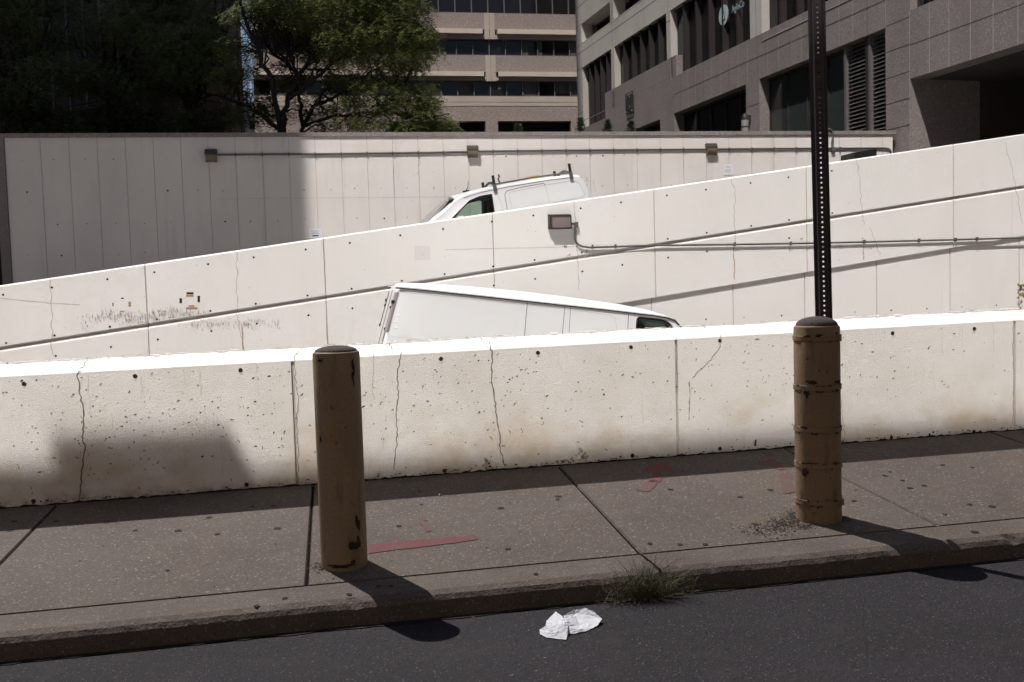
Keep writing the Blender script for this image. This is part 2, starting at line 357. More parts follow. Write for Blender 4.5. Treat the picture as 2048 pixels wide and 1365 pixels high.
for i in range(90):
    p = (random.uniform(-2.2, 5), random.uniform(4.5, 6.1)); r = random.uniform(.002, .007); sw.disc(wz(p, .003), UX, Vector((0, 1, .06)), r, 'gum', n=6, jit=.3)
random.seed(91)
for (px, py, sx_, sy_, n_) in ((1590, 1034, 14, 7, 300), (1570, 1048, 22, 7, 300), (1530, 1060, 26, 7, 240), (1612, 1054, 10, 3, 120), (1690, 1040, 8, 4, 80), (640, 1135, 10, 6, 90)):
    for i in range(n_):
        p = onwalk(random.gauss(px, sx_), random.gauss(py, sy_)); r = random.uniform(.0012, .0048)
        sw.disc(wz(p, .0025), UX, Vector((0, 1, .06)), r*random.uniform(1, 1.8), random.choice(('joint', 'dirt', 'gum', 'chip')), n=6, jit=.45, ry=r)
tag(sw.build('sidewalk', fix=False), kind='structure')

# kerb with a worn, uneven arris
kb = MB(); random.seed(8)
n = 700; xs = [-14+28*i/n for i in range(n+1)]; vs = []; drift = 0; chip = 0
for x in xs:
    drift = drift*.93+random.gauss(0, .0014); chip = max(0, chip-.004)+(.008 if random.random() < .012 else 0); ch = abs(random.gauss(0, .0025))+chip
    zt = lambda y: walk_z(x, y)
    vs += [(x, KY1, zt(KY1)-.012), (x, KY1-.008, zt(KY1)), (x, KY0+.055+drift, zt(KY0+.055)-.001), (x, KY0+.020+drift+ch, zt(KY0)-.010-ch), (x, KY0+.004+drift, zt(KY0)-.030-ch), (x, KY0-.012, road_z(x, KY0)-.03)]
kb.add(vs, [(6*i+j, 6*(i+1)+j, 6*(i+1)+j+1, 6*i+j+1) for i in range(n) for j in range(5)], 'kerb')
for a, b in ((-60, -14), (14, 60)):
    kb.add([(a, KY1, walk_z(a, KY1)), (b, KY1, walk_z(b, KY1)), (b, KY0, walk_z(b, KY0)), (a, KY0, walk_z(a, KY0)), (a, KY0, road_z(a, KY0)-.03), (b, KY0, road_z(b, KY0)-.03)], [(0, 1, 2, 3), (3, 2, 5, 4)], 'kerb')
kb.ribbon([(JX[2]-.005, KY1, walk_z(JX[2], KY1)+.003), (JX[2]+.02, KY0+.03, walk_z(JX[2], KY0+.03)+.003), (JX[2]+.02, KY0-.004, walk_z(JX[2], KY0)-.05)], .014, Vector((0, -.3, 1)).normalized(), 'joint', jit=.004, sub=5)
for x, y in ((513, 1213), (570, 1197), (698, 1190), (757, 1174), (783, 1174), (1072, 1149), (355, 1195)):
    p = onwalk(x, y); kb.disc(wz(p, .003), UX, Vector((0, 1, .06)), .013, 'gum', n=9, jit=.3)
tag(kb.build('kerb', smooth=False, fix=False), kind='structure')
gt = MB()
gt.ribbon([(x, 4.178, road_z(x, 4.178)+.004) for x in [-6+i*.06 for i in range(220)]], .035, UZ, 'dirt', jit=.006)  # dark dirt strip that also paints in the kerb's shadow band
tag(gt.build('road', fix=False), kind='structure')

# ------------------------------------------------------------------ walls
def crack_on(mb, Y, pix, w, k='crack', jit=.01, sub=7):
    mb.ribbon([atY(x, y, Y) for x, y in pix], w, NY, k, jit=jit, sub=sub)
def hole_on(mb, Y, x, y, r, k='hole', jit=.12, ry=None):
    mb.disc(atY(x, y, Y), UX, UZ, r, k, n=10, jit=jit, ry=ry)

# low street wall
LT = lambda x: 1.060+SX*(x-.0)      # height of the front arris
lw = MB(); LJ = [-.26, 2.187, 4.653]
LE = [-40.]+[LJ[0]-2.456*k for k in range(4, 0, -1)]+LJ+[LJ[-1]+2.456*k for k in range(1, 4)]+[40.]
Yf, Yk = YW, YW+.30
for a, b in zip(LE, LE[1:]):
    g2 = .009
    lw.prism([(Yf, -.35), (Yf, 1.060-.006), (Yf+.10, 1.060-.006), (Yf+.10, -.35)], a+g2, b-g2, 'low', shear=SX)
lw.prism([(Yf+.014, -.36), (Yf+.014, 1.062), (Yf+.28, 1.062), (Yf+.28, -3.6), (Yf+.2, -3.6)], -40, 40, 'groove', shear=SX)
# wash (sloping top) laid in lengths with a soft edge and worn back arris
nseg = 300; vs = []; random.seed(21); dr = 0
for i in range(nseg+1):
    x = -6+14*i/nseg; dr = dr*.8+random.gauss(0, .0016); s_ = SX*x
    vs += [(x, Yf-.001, 1.050+s_), (x, Yf+.010, 1.064+s_), (x, Yf+.16, 1.092+s_), (x, Yk-.018+dr*2, 1.110+s_+dr*.8), (x, Yk+dr, 1.098+s_+dr), (x, Yk+.004, .9+s_)]
lw.add(vs, [(6*i+j, 6*(i+1)+j, 6*(i+1)+j+1, 6*i+j+1) for i in range(nseg) for j in range(5)], 'lowtop')
for a, b in ((-40, -6), (8, 40)):
    lw.prism([(Yf-.001, 1.050), (Yf+.010, 1.064), (Yk-.012, 1.108), (Yk, 1.098), (Yk, .9)], a, b, 'lowtop', shear=SX, caps=False)
lw.box(-40, 40, Yf+.281, Yk+.002, -3.6, .95, 'low', shear=SX)
YF = Yf-.002
for x, y in ((48, 768), (270, 753), (481, 741), (882, 718), (1076, 706), (1262, 695), (1440, 682), (1785, 667), (1949, 658)):
    hole_on(lw, YF, x, y, .0135, jit=.15)
    p = atY(x, y+6, YF-.0006); lw.disc(p, UX, UZ, .010, 'lowtop', n=8, jit=.3, ry=.004)
for x, y in ((67, 1003), (493, 970), (889, 942), (1265, 912), (1440, 898), (1783, 876), (1948, 864)): hole_on(lw, YF, x, y, .014, 'hole')
for pix, w, k in ((((172, 725), (165, 735), (155, 747), (160, 790), (168, 830), (165, 870), (170, 900), (163, 950), (158, 1005)), .0075, 'crack'),
                  (((594, 700), (590, 716), (591, 760), (597, 800), (593, 850), (597, 900), (596, 968)), .004, 'crack'),
                  (((793, 690), (803, 706), (795, 745), (796, 790), (792, 830), (795, 870), (788, 940)), .006, 'crack'),
                  (((742, 695), (748, 720), (745, 770), (748, 800)), .003, 'crackf'),
                  (((978, 683), (984, 710), (983, 750), (988, 790), (993, 830), (1000, 870), (1000, 900), (1010, 933)), .008, 'crack'),
                  (((1437, 657), (1442, 680), (1437, 700), (1420, 722), (1400, 740), (1385, 755)), .004, 'crack'),
                  (((1343, 656), (1352, 672), (1354, 700), (1354, 780)), .004, 'crack'),
                  (((1683, 800), (1684, 830), (1690, 870), (1688, 885)), .003, 'crack'),
                  (((2028, 640), (2026, 700), (2028, 760), (2024, 850)), .004, 'crack')):
    top = [q for q in pix]; crack_on(lw, YF, top, w, k, jit=.006)
def topz(x, f): return Vector((x, Yf+.01+f*.27, 1.0665+f*.054+SX*x))   # on the sloping wash
for (xa, fa), (xb, fb) in (((-1.56, .1), (-1.50, 1)), ((-.255, 0), (-.2, 1)), ((.36, 0), (.34, 1)), ((.95, 0), (.94, 1)), ((2.19, 0), (2.10, 1)), ((2.48, 0), (2.47, 1)), ((4.65, 0), (4.45, 1))):
    lw.ribbon([topz(xa, fa), topz((xa+xb)/2, .5), topz(xb, fb)], .007, UZ, 'crack', jit=.007, sub=6)
random.seed(77)
for i in range(420):
    x = random.uniform(-2.3, 5.3)
    if random.random() > .35+.65*abs(math.sin(x*2.3)+.4*math.sin(x*7)): continue
    f = min(1.0, .93+abs(random.gauss(0, .05)) if random.random() < .8 else random.uniform(.80, 1))
    l = random.uniform(.004, .030); p = topz(x, f)+Vector((0, 0, .0025)); lw.disc(p, UX, Vector((0, 1, .2)), l, random.choice(('crack', 'smudge', 'crackf')), n=7, jit=.45, ry=random.uniform(.003, .012))
# bug holes and scratches of the cast face, most of them near the left end
random.seed(31)
for i in range(680):
    u = random.random(); x = -2.1+7.2*u**1.25 if random.random() < .8 else random.uniform(-2.1, 5); h = random.uniform(.03, .72)
    if random.random() < .55: x = random.choice((-1.5, -1.0, -.6, .4, 1.2, 2.6, 3.2))+random.gauss(0, .35); h = min(.74, max(.02, .5+random.gauss(0, .17)))
    z = .284+SX*x+h; r = random.choice((.0018, .0025, .0033, .0045)); e = random.uniform(1, 2.6)
    a = random.uniform(-.2, 1.0); ux = Vector((math.cos(a), 0, math.sin(a))); uz = Vector((-math.sin(a), 0, math.cos(a)))
    lw.disc((x, YF, z), ux, uz, r*e, random.choice(('hole', 'crack', 'crack', 'smudge')), n=6, jit=.35, ry=r)
    lw.disc((x, YF+.0008, z-r*1.3), ux, uz, r*e, 'lowtop', n=6, jit=.3, ry=r*.9)
for i in range(26):
    x = random.uniform(-2, 1.8); z = .284+SX*x+random.uniform(.04, .3); a = random.uniform(.4, 2.4); l = random.uniform(.012, .03)
    lw.ribbon([(x, YF, z), (x+math.cos(a)*l/2, YF, z+math.sin(a)*l/2), (x+math.cos(a+.5)*l, YF, z+math.sin(a+.3)*l)], .005, NY, 'crack', jit=.002, sub=2)
for x, y, w, h in ((1170, 908, .03, .05), (1160, 915, .06, .03), (970, 928, .03, .03), (1130, 922, .05, .02)):
    p = atY(x, y, YF)
    for q in range(8): lw.disc(p+Vector((random.gauss(0, w*.5), 0, random.gauss(0, h*.5))), UX, UZ, random.uniform(.004, .012), 'crackf', n=7, jit=.4)
crack_on(lw, YF, ((1294, 760), (1378, 765), (1378, 764), (1380, 790), (1378, 840))[2:], .008, 'rust', jit=.003)
crack_on(lw, YF, ((1511, 880), (1511, 893)), .016, 'red', jit=.003)
# dirt line along the foot
lw.ribbon([(x, YF-.003, (.286+SX*x)) for x in [-3+i*.03 for i in range(300)]], .015, NY, 'dirt', jit=.004)
for i in range(260):
    x = random.uniform(-2.2, 5); z = .295+SX*x+abs(random.gauss(0, .012)); lw.disc((x, YF-.0005, z), UX, UZ, random.uniform(.002, .009), random.choice(('dirt', 'crack', 'hole')), n=6, jit=.5, ry=random.uniform(.002, .006))
for i in range(34):
    x = random.uniform(-2, 4.9); z1 = 1.04+SX*x if i % 2 else random.uniform(.6, .9); l = random.uniform(.06, .28)
    lw.ribbon([(x+random.uniform(-.004, .004), YF-.0002, z1-l*j/6) for j in range(7)], random.uniform(.003, .009), NY, 'streak', jit=.002)
# horizontal trowel scratches
tag(lw.build('barrier_wall', fix=False), 'low white painted concrete barrier wall along the sidewalk, pitted and cracked, with a sloping top', 'wall')

# middle ramp wall
YM = 17.5; TS = .1277; T0 = 1.67+TS*5.34   # top = T0 + TS*x
mw = MB(); MJ = [-3.073, -.122, 2.832, 5.819, 8.798, 11.837]
ME = [-30., -12.0, -9.0, -6.03]+MJ+[14.85, 17.9, 40.]
prof = [(YM+.30, T0-.01), (YM+.025, T0-.01), (YM+.0, T0-.034), (YM+.0, T0-1.002), (YM+.085, T0-1.008), (YM+.085, T0-1.030), (YM+.0, T0-1.092), (YM+.0, T0-1.985)]
core = [(y+.016 if i else y, z-.004) for i, (y, z) in enumerate(prof)]
for a, b in zip(ME, ME[1:]):
    mw.prism(prof+[(YM+.30, T0-1.985)], a+.010, b-.010, 'mid', shear=TS)
mw.prism(core+[(YM+.298, T0-1.98)], -30, 40, 'groove', shear=TS)
LE2 = [-30., -6., -3.0, 0, 2.9, 5.75, 7.34, 8.77, 10.25, 11.80, 13.3, 14.8, 40.]
for a, b in zip(LE2, LE2[1:]):
    mw.prism([(YM+.060, T0-1.992), (YM+.060, T0-7), (YM+.295, T0-7), (YM+.295, T0-1.992)], a+.010, b-.010, 'mid', shear=TS)
mw.prism([(YM+.074, T0-1.995), (YM+.074, T0-7), (YM+.29, T0-7), (YM+.29, T0-1.995)], -30, 40, 'groove', shear=TS)
YMf = YM-.003
# form-tie holes in rows that follow the slope
for i in range(-9, 18):
    x = -4.55+i*.812+(.06 if i % 2 else 0)
    for d in (.17, .96, 1.30):
        if d > 1 and i > 16: continue
        mw.disc((x, YMf, T0+TS*x-d), UX, UZ, .019, 'hole', n=9, jit=.1)
        mw.disc((x+.012, YMf+.001, T0+TS*x-d-.02), UX, UZ, .012, 'lowtop', n=7, jit=.3, ry=.007)
for i in range(0, 12):
    x = 5.3+i*.75; mw.disc((x, YM+.057, .60+.01*x), UX, UZ, .017, 'hole' if i % 3 else 'groove', n=9, jit=.2)
for pix in (((473, 503), (475, 540), (473, 580), (474, 625), (478, 650), (488, 700)), ((101, 680), (108, 712)), ((1147, 402), (1150, 425), (1152, 470), (1155, 520), (1158, 580)), ((1462, 357), (1470, 380), (1469, 440), (1470, 490)),
            ((1714, 320), (1720, 370), (1724, 420), (1728, 450)), ((2010, 285), (2022, 330), (2035, 390), (2045, 450)), ((1740, 455), (1750, 480), (1760, 510)), ((100, 555), (103, 620), (104, 680))):
    crack_on(mw, YMf, pix, .011, 'crackf', jit=.02)
for pix in (((0, 597), (90, 606), (160, 610)), ((890, 500), (1000, 497), (1150, 494))): crack_on(mw, YMf, pix, .008, 'crackf', jit=.003)
for pix in (((1467, 495), (1469, 560)), ((1727, 490), (1727, 520)), ((1579, 495), (1579, 505)), ((484, 655), (487, 700)), ((2024, 385), (2024, 470))): crack_on(mw, YMf, pix, .022, 'rust' if pix[0][0] < 2000 else 'patch', jit=.01)
# scraped patch with tan scars at the left
def quad_on(mb, Y, x0, y0, x1, y1, k):
    a, b, c, d = (atY(*p, Y) for p in ((x0, y0), (x1, y0), (x1, y1), (x0, y1))); mb.add([a, b, c, d], [(0, 1, 2, 3)], k)
for q in ((373, 585, 387, 589, 'hole'), (372, 590, 387, 594, 'tan'), (359, 597, 364, 607, 'hole'), (395, 592, 400, 605, 'hole'), (377, 611, 389, 614, 'tan'), (372, 615, 395, 619, 'tan'), (257, 604, 262, 614, 'tan'), (242, 596, 248, 598, 'hole'), (225, 606, 227, 613, 'hole'), (240, 622, 249, 624, 'tan')):
    quad_on(mw, YMf, *q)
random.seed(17)
for i in range(900):
    t = random.random(); x = 150+290*random.betavariate(2, 2); y = 634-.05*(x-290)+random.gauss(0, 7)+6*math.sin(x*.05)
    if random.random() < .25: x = random.uniform(380, 560); y = 650-.02*(x-400)+random.gauss(0, 6)
    gy = 651-.145*(x-290)
    if abs(y-gy) < 5: continue
    p = atY(x, y, YMf); mw.disc(p, UX, UZ, random.uniform(.0025, .010), random.choice(('smudgel', 'smudgel', 'smudge')), n=6, jit=.5, ry=random.choice((.004, .006, .012, .028, .04)))
quad_on(mw, YMf+.001, 829, 492, 860, 521, 'patch')
for x, y in ((1133, 491), (1172, 508), (1140, 512), (1680, 495), (1726, 482), (1742, 497), (1600, 483)):
    for q in range(5): mw.disc(atY(x+random.gauss(0, 3), y+random.gauss(0, 3), YMf), UX, UZ, random.uniform(.006, .02), 'rust', n=7, jit=.4)
for i in range(260):
    x = random.uniform(-6, 14); z = T0+TS*x-random.uniform(.05, 1.9); r = random.uniform(.002, .006)
    d_ = T0+TS*x-z
    if 1.0 < d_ < 1.1: continue
    mw.disc((x, YMf, z), UX, UZ, r, random.choice(('smudge', 'groove', 'hole')), n=6, jit=.4)
for q in range(50): mw.disc(atY(random.uniform(2036, 2048), random.uniform(570, 622), YM+.057), UX, UZ, random.uniform(.01, .03), 'tan' if q % 3 else 'smudge', n=7, jit=.4)
tag(mw.build('ramp_wall', fix=True), 'white painted concrete ramp wall with long sloping grooves, rising to the right between the two vans', 'wall')

# back retaining wall
YB = 25.0; BT = 5.13
bw = MB(); pw = .6285; x = -7.35; BE = [-7.35]; x = -6.576
while x < 15.1: BE.append(x); x += pw
BE.append(15.10)
for a, b in zip(BE, BE[1:]):
    bw.prism([(YB, -2), (YB, BT), (YB+.3, BT), (YB+.3, -2)], a+.0055, b-.0055, 'back')
bw.box(-7.35, 15.1, YB+.012, YB+.29, -2, BT-.01, 'groove')
random.seed(41)
for a, b in zip(BE, BE[1:]):
    c = (a+b)/2
    for z in (4.63, 4.62-.76, 4.62-1.5, 2.4):
        if random.random() < .8: bw.disc((c+random.uniform(-.05, .05), YB-.003, z+random.uniform(-.02, .02)), UX, UZ, random.choice((.010, .016, .022)), random.choice(('smudge', 'hole', 'groove')), n=8, jit=.2)
    for q in range(5): bw.disc((random.uniform(a+.03, b-.03), YB-.003, random.uniform(2, 5.05)), UX, UZ, random.uniform(.004, .011), random.choice(('smudge', 'groove')), n=6, jit=.4)
    if random.random() < .4: bw.ribbon([(a, YB-.006, random.uniform(4.7, 5.0)), (a+.004, YB-.006, 4.2), (a, YB-.006, random.uniform(2.2, 3.6))], .012, NY, 'groove', jit=.006, sub=8)
bw.ribbon([(-2.6, YB-.003, 3.66), (4.4, YB-.003, 3.62)], .008, NY, 'groove', jit=.004, sub=40)
for pix in (((838, 295), (840, 330), (835, 350)), ((1186, 360), (1190, 385))): crack_on(bw, YB-.003, pix, .012, 'crackf', jit=.02)
for q in range(26): bw.disc(atY(1172+random.gauss(0, 5), 362+random.gauss(0, 7), YB-.003), UX, UZ, random.uniform(.006, .016), 'smudge', n=6, jit=.4)
ret = empty('retaining_wall', (4, YB, 2), 'tall white panelled retaining wall at the back with a granite coping, shaded at its left end', 'wall')
shift(bw, ret).build('wall_face', ret, fix=True)
cp = MB(); x = -7.5
while x < 15.1:
    cp.bbox(x, min(x+1.26, 15.18)-.006, YB-.045, YB+.36, BT, BT+.10, 'granite', r=.006); x += 1.26
shift(cp, ret).build('coping', ret, fix=True)
pe = MB(); pe.bbox(-7.56, -7.355, YB-.05, YB+.36, -2, BT-.003, 'granite', r=.01); shift(pe, ret).build('end_post', ret)

# near-black box painting in the darkness of the underpass left of the end post
up_ = empty('underpass_darkness', (-12, 26, 0), 'near-black box standing in for the dark underpass left of the white retaining wall', 'wall')
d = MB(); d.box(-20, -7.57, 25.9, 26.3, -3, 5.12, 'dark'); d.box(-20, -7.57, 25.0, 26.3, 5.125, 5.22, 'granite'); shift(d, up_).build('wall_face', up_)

# ramps between the walls and planting terrace
r = MB(); r.add([(-30, Yk, 2.9), (40, Yk, -6.2), (40, YM+.1, -6.2), (-30, YM+.1, 2.9)], [], 'bed')
r.add([(x, y, -.62-.135*x) for x in (-4, 30) for y in (Yk, YM+.1)], [(0, 2, 3, 1)], 'bed')
r.add([(-30, Yk, -.08), (-4, Yk, -.08), (-4, YM+.1, -.08), (-30, YM+.1, -.08)], [(0, 1, 2, 3)], 'bed')
tag(r.build('road', fix=False), kind='structure')
RZ = lambda x: 1.30+.1277*x
r = MB(); r.add([(x, y, RZ(x)) for x in (-20, 40) for y in (YM+.29, YB+.02)], [(0, 2, 3, 1)], 'bed')
tag(r.build('road', fix=False), kind='structure')
t = MB(); t.add([(-60, YB+.25, 4.9), (60, YB+.25, 4.9), (60, 140, 4.9), (-60, 140, 4.9)], [(0, 1, 2, 3)], 'soil'); tag(t.build('ground', fix=False), kind='structure')

# ------------------------------------------------------------------ bollards, post
def bollard(p, h, r, label, key, chips, straps, name='bollard', dome=.028):
    e = empty(name, p, label, 'bollard')
    b = MB(); b.lathe([(r*1.01, -.05), (r*1.005, .01), (r, .04), (r*.998, h*.5), (r, h-.012), (r-.003, h-.004), (r-.010, h)], key, n=64)
    for (a, z, w, hh) in chips:
        a = math.radians(a)
        for q in range(7):
            aa = a+random.gauss(0, w*.25)/r; zz = z+random.gauss(0, hh*.22)
            c = Vector((math.cos(aa)*(r+.0012), math.sin(aa)*(r+.0012), zz)); ux = Vector((-math.sin(aa), math.cos(aa), 0))
            b.disc(c, ux, UZ, w*random.uniform(.15, .42), 'chip', n=8, jit=.4, ry=hh*random.uniform(.15, .4))
    b.build('post_body', e, smooth=True)
    c = MB(); prof = [(r-.008, h-.002)]+[((r-.010)*math.cos(t), h+dome*math.sin(t)) for t in [PI/2*i/8 for i in range(9)]]
    prof[-1] = (.0005, h+dome); c.lathe(prof, 'cap', n=48); c.build('cap', e, smooth=True)
    for z, buck in straps:
        s_ = MB(); s_.lathe([(r+.001, z-.013), (r+.0045, z-.012), (r+.0045, z+.012), (r+.001, z+.013)], key, n=64)
        for q in range(16):
            a = random.uniform(PI, 2*PI); rr = r+.0054
            s_.disc((math.cos(a)*rr, math.sin(a)*rr, z+random.choice((-.012, .012, .014, -.016))), Vector((-math.sin(a), math.cos(a), 0)), UZ, random.uniform(.003, .016), 'chip', n=7, jit=.4, ry=random.uniform(.002, .006))
        if buck is not None:
            a = math.radians(buck); c0 = Vector((math.cos(a)*(r+.009), math.sin(a)*(r+.009), z))
            ux = Vector((-math.sin(a), math.cos(a), 0)); nn = Vector((math.cos(a), math.sin(a), 0))
            P = [c0+ux*sx*.012+UZ*sz*.015+nn*sn*.006 for sz in (-1, 1) for sx, sn in ((-1, -1), (1, -1), (1, 1), (-1, 1))]
            s_.add(P, [(3, 2, 1, 0), (4, 5, 6, 7), (0, 1, 5, 4), (1, 2, 6, 5), (2, 3, 7, 6), (3, 0, 4, 7)], key)
        s_.build('strap', e, smooth=True)
    return e
random.seed(2)
bollard((.003, 4.69, .19), 1.005, .1085, 'plain faded yellow steel bollard without bands, paint chipped near its foot', 'bol',
        [(-52, .215, .020, .07), (-55, .115, .040, .05), (-60, .10, .05, .03), (-95, .02, .10, .012), (-70, .035, .03, .02), (-140, .60, .012, .03), (-48, .90, .02, .06), (-100, .75, .005, .01), (-75, .66, .005, .01), (-48, .94, .01, .05), (-130, .97, .03, .01)], [], dome=.026)
random.seed(4)
bollard((2.426, 4.731, .226), .998, .1150, 'banded dirty yellow bollard with rusty steel straps in front of the sign post', 'bol2',
        [(-132, .715, .05, .020), (-140, .655, .03, .04), (-60, .712, .04, .018), (-48, .70, .02, .02), (-150, .25, .03, .04), (-60, .455, .02, .012), (-112, .775, .005, .012), (-92, .77, .005, .012), (-95, .118, .02, .006), (-130, .305, .04, .008), (-75, .305, .03, .008), (-60, .96, .02, .01), (-110, .955, .04, .006)],
        [(.935, -55), (.685, None), (.472, None), (.288, None), (.098, -48)], dome=.046)
# soil stain round the right bollard
# U-channel sign post, leaning slightly left
sp = empty('sign_post', (2.46, 4.815, 1.16), 'tall dark perforated steel channel post rising behind the banded bollard', 'post')
pb = atY(1645, 628, 4.815); pt = atY(1630, 0, 4.815)
ax = (pt-pb).normalized(); base = pb+ax*((sp.location.z-pb.z)/ax.z)
bmx = bmesh.new()
W_, hw = .0285, .0000
# web with real holes, built as strips around octagonal openings
mbp = MB(); pitchh = .0254; nh = 78; zz0 = .02
def PX(u, v, w):   # u across, v depth, w along the post
    q = base+Vector((1, 0, 0))*u*math.cos(.5)+Vector((0, 1, 0))*u*math.sin(.5)*-1+Vector((math.sin(.5), math.cos(.5), 0))*v+ax*w
    return q-sp.location
hx = .010   # hole centre offset across
wl, wr = hx-.017, hx+.017
for i in range(nh):
    c = zz0+pitchh*(i+.5); ring = []; out = []
    for j in range(12):
        t = 2*PI*j/12+PI/12; ring.append((hx+.0050*math.cos(t), c+.0050*math.sin(t)))
    h2 = pitchh/2; n12 = 12
    for j in range(12):
        t = 2*PI*j/12+PI/12; cx, cy = math.cos(t), math.sin(t); s_ = 1/max(abs(cx)/.017, abs(cy)/h2)
        out.append((hx+cx*s_, c+cy*s_))
    vs = [PX(u, 0, w) for u, w in ring]+[PX(u, 0, w) for u, w in out]+[PX(u, .003, w) for u, w in ring]+[PX(u, .003, w) for u, w in out]
    fs = []
    for j in range(12):
        k2 = (j+1) % 12
        fs += [(j, k2, 12+k2, 12+j), (24+j, 36+j, 36+k2, 24+k2), (j, 24+j, 24+k2, k2)]
    mbp.add(vs, fs, 'post')
    # corners of each cell
    for sx_ in (-1, 1):
        for sy_ in (-1, 1):
            cu, cw = hx+sx_*.017, c+sy_*h2; near = sorted(out, key=lambda q: (q[0]-cu)**2+(q[1]-cw)**2)[:2]
            mbp.add([PX(cu, 0, cw), PX(*[near[0][0], 0, near[0][1]]), PX(near[1][0], 0, near[1][1])], [(0, 1, 2)], 'post')
L_ = zz0+pitchh*nh
mbp.build('perforated_web', sp); 
def fl(poly):   # extruded strip of the channel section, poly in (u, v)
    mbp = MB()
    n = len(poly); vs = [PX(u, v, w) for w in (-.02, L_) for u, v in poly]
    mbp.add(vs, [(i, (i+1) % n, n+(i+1) % n, n+i) for i in range(n)]+[tuple(range(n)), tuple(range(n, 2*n))], 'post'); mbp.build('flange', sp)
fl([(wl, 0), (wl, .004), (wl-.013, .030), (wl-.030, .030), (wl-.030, .026), (wl-.015, .026), (wl-.004, 0)])
fl([(wr, 0), (wr, .004), (wr+.008, .030), (wr+.022, .030), (wr+.022, .026), (wr+.011, .026), (wr+.004, 0)])

# ------------------------------------------------------------------ wall packs, conduits, notices
def wallpack_big(cx, cy):
    c = atY(cx, cy, YM); e = empty('wall_lamp', c, 'large bronze wall lamp with a ribbed glass lens and a junction box beside it', 'lamp')
    w, h = .205, .135
    b = MB()
    # wedge housing: deep at the top, shallower below
    P = [(-w, -.0, h), (w, -.0, h), (w, -.0, -h), (-w, -.0, -h), (-w+.015, -.15, h-.02), (w-.015, -.15, h-.02), (w, -.115, -h), (-w, -.115, -h)]
    b.add(P, [(0, 1, 2, 3), (0, 4, 5, 1), (4, 7, 6, 5), (0, 3, 7, 4), (1, 5, 6, 2), (3, 2, 6, 7)], 'bronze')
    b.build('housing', e)
    f = MB(); z0, z1, x0, x1 = -h+.002, h-.055, -w+.022, w-.012
    for (a0, a1, c0, c1) in ((x0, x1, z1-.012, z1+.008), (x0, x1, z0, z0+.02), (x0, x0+.022, z0, z1), (x1-.022, x1, z0, z1)):
        f.bbox(a0, a1, -.172, -.125, c0, c1, 'bronze', r=.004)
    for zz in (h-.02, -h+.02): f.bbox(-w-.012, -w+.012, -.12, -.09, zz-.01, zz+.01, 'black', r=.003)
    f.build('door_frame', e)
    l = MB(); l.bbox(x0+.022, x1-.022, -.178, -.15, z0+.02, z1-.012, 'lens', r=.012); l.build('lens', e, smooth=True)
    return e
wallpack_big(1118, 444)
cd = MB(); C0 = atY(1158, 450, YM); 
cj = empty('conduit_run', C0, 'grey electrical conduit dropping from the large lamp and running right along the ramp wall', 'conduit')
pts = [atY(1150, y, YM-.045) for y in (452, 462, 470, 478)]+[atY(1152, 484, YM-.045), atY(1157, 490, YM-.045), atY(1166, 494, YM-.045), atY(1180, 495.5, YM-.045)]
pts += [atY(x, y, YM-.045) for x, y in ((1310, 491.5), (1470, 489.5), (1620, 487), (1770, 483.5), (1907, 480), (2048, 476), (2200, 471))]
cd.tube(pts, .0175, 'conduit', n=10); shift(cd, cj).build('pipe', cj, smooth=True)
bx = MB(); 
p = atY(1151, 449, YM); bx.bbox(p.x-.03, p.x+.035, YM-.085, YM-.005, p.z-.055, p.z+.035, 'conduit', r=.008); bx.tube([atY(1141, 448, YM-.05), atY(1149, 448, YM-.05)], .02, 'conduit', n=10)
shift(bx, cj).build('junction_box', cj)
first = None
for x, y in ((1184, 494), (1230, 493), (1468, 489), (1580, 487.5), (1727, 484), (1836, 481.5), (1909, 480), (1952, 478.5)):
    p = atY(x, y, YM); k = MB(); k.bbox(-.012, .012, -.068, -.002, -.035, .035, 'conduitd', r=.004); o = k.build('clamp', cj); o.location = Vector((p.x, YM, p.z))-cj.location
random.seed(9)

def wallpack_small(cx, cy, label):
    c = atY(cx, cy, YB); e = empty('wall_lamp', c, label, 'lamp', 'bronze wall lamps along the back retaining wall')
    w = .14
    b = MB(); b.prism([(0, .155), (-.10, .155), (-.165, .07), (-.165, .02), (0, .02)], -w, w, 'bronze'); b.build('hood', e)
    l = MB(); l.prism([(-.0, .018), (-.16, .018), (-.165, -.02), (-.15, -.09), (-.10, -.135), (0, -.14)], -w+.012, w-.012, 'lensb'); l.build('lens', e, smooth=True)
    for q in (-1, 1): s_ = MB(); s_.bbox(q*(w-.03)-.012, q*(w-.03)+.012, -.12, -.08, -.155, -.135, 'black', r=.003); s_.build('latch', e)
    return e
wallpack_small(423, 313, 'bronze wall lamp in the shaded left part of the back wall, start of the conduit')
wallpack_small(944.5, 305, 'bronze wall lamp on the sunlit wall, just above the small van with the rack')
wallpack_small(1420.5, 300, 'bronze wall lamp on the sunlit back wall above the small white notice')
bc = empty('conduit_run', atY(436, 310, YB), 'thin dark conduit running straight along the top of the back wall between its lamps', 'conduit')
k = MB(); pts = [(436, 310), (560, 309), (700, 307.5), (860, 305.5), (932, 304), (957, 303), (1100, 301.5), (1250, 300), (1408, 299), (1433, 298.5), (1560, 297.5), (1662, 297), (1768, 296.5)]
P = [atY(x, y, YB-.035) for x, y in pts]+[atY(x, y, YB-.035) for x, y in ((1776, 297.5), (1780, 300), (1782, 305), (1782, 312), (1782, 330))]
k.tube(P, .022, 'conduitd', n=8); shift(k, bc).build('pipe', bc, smooth=True)
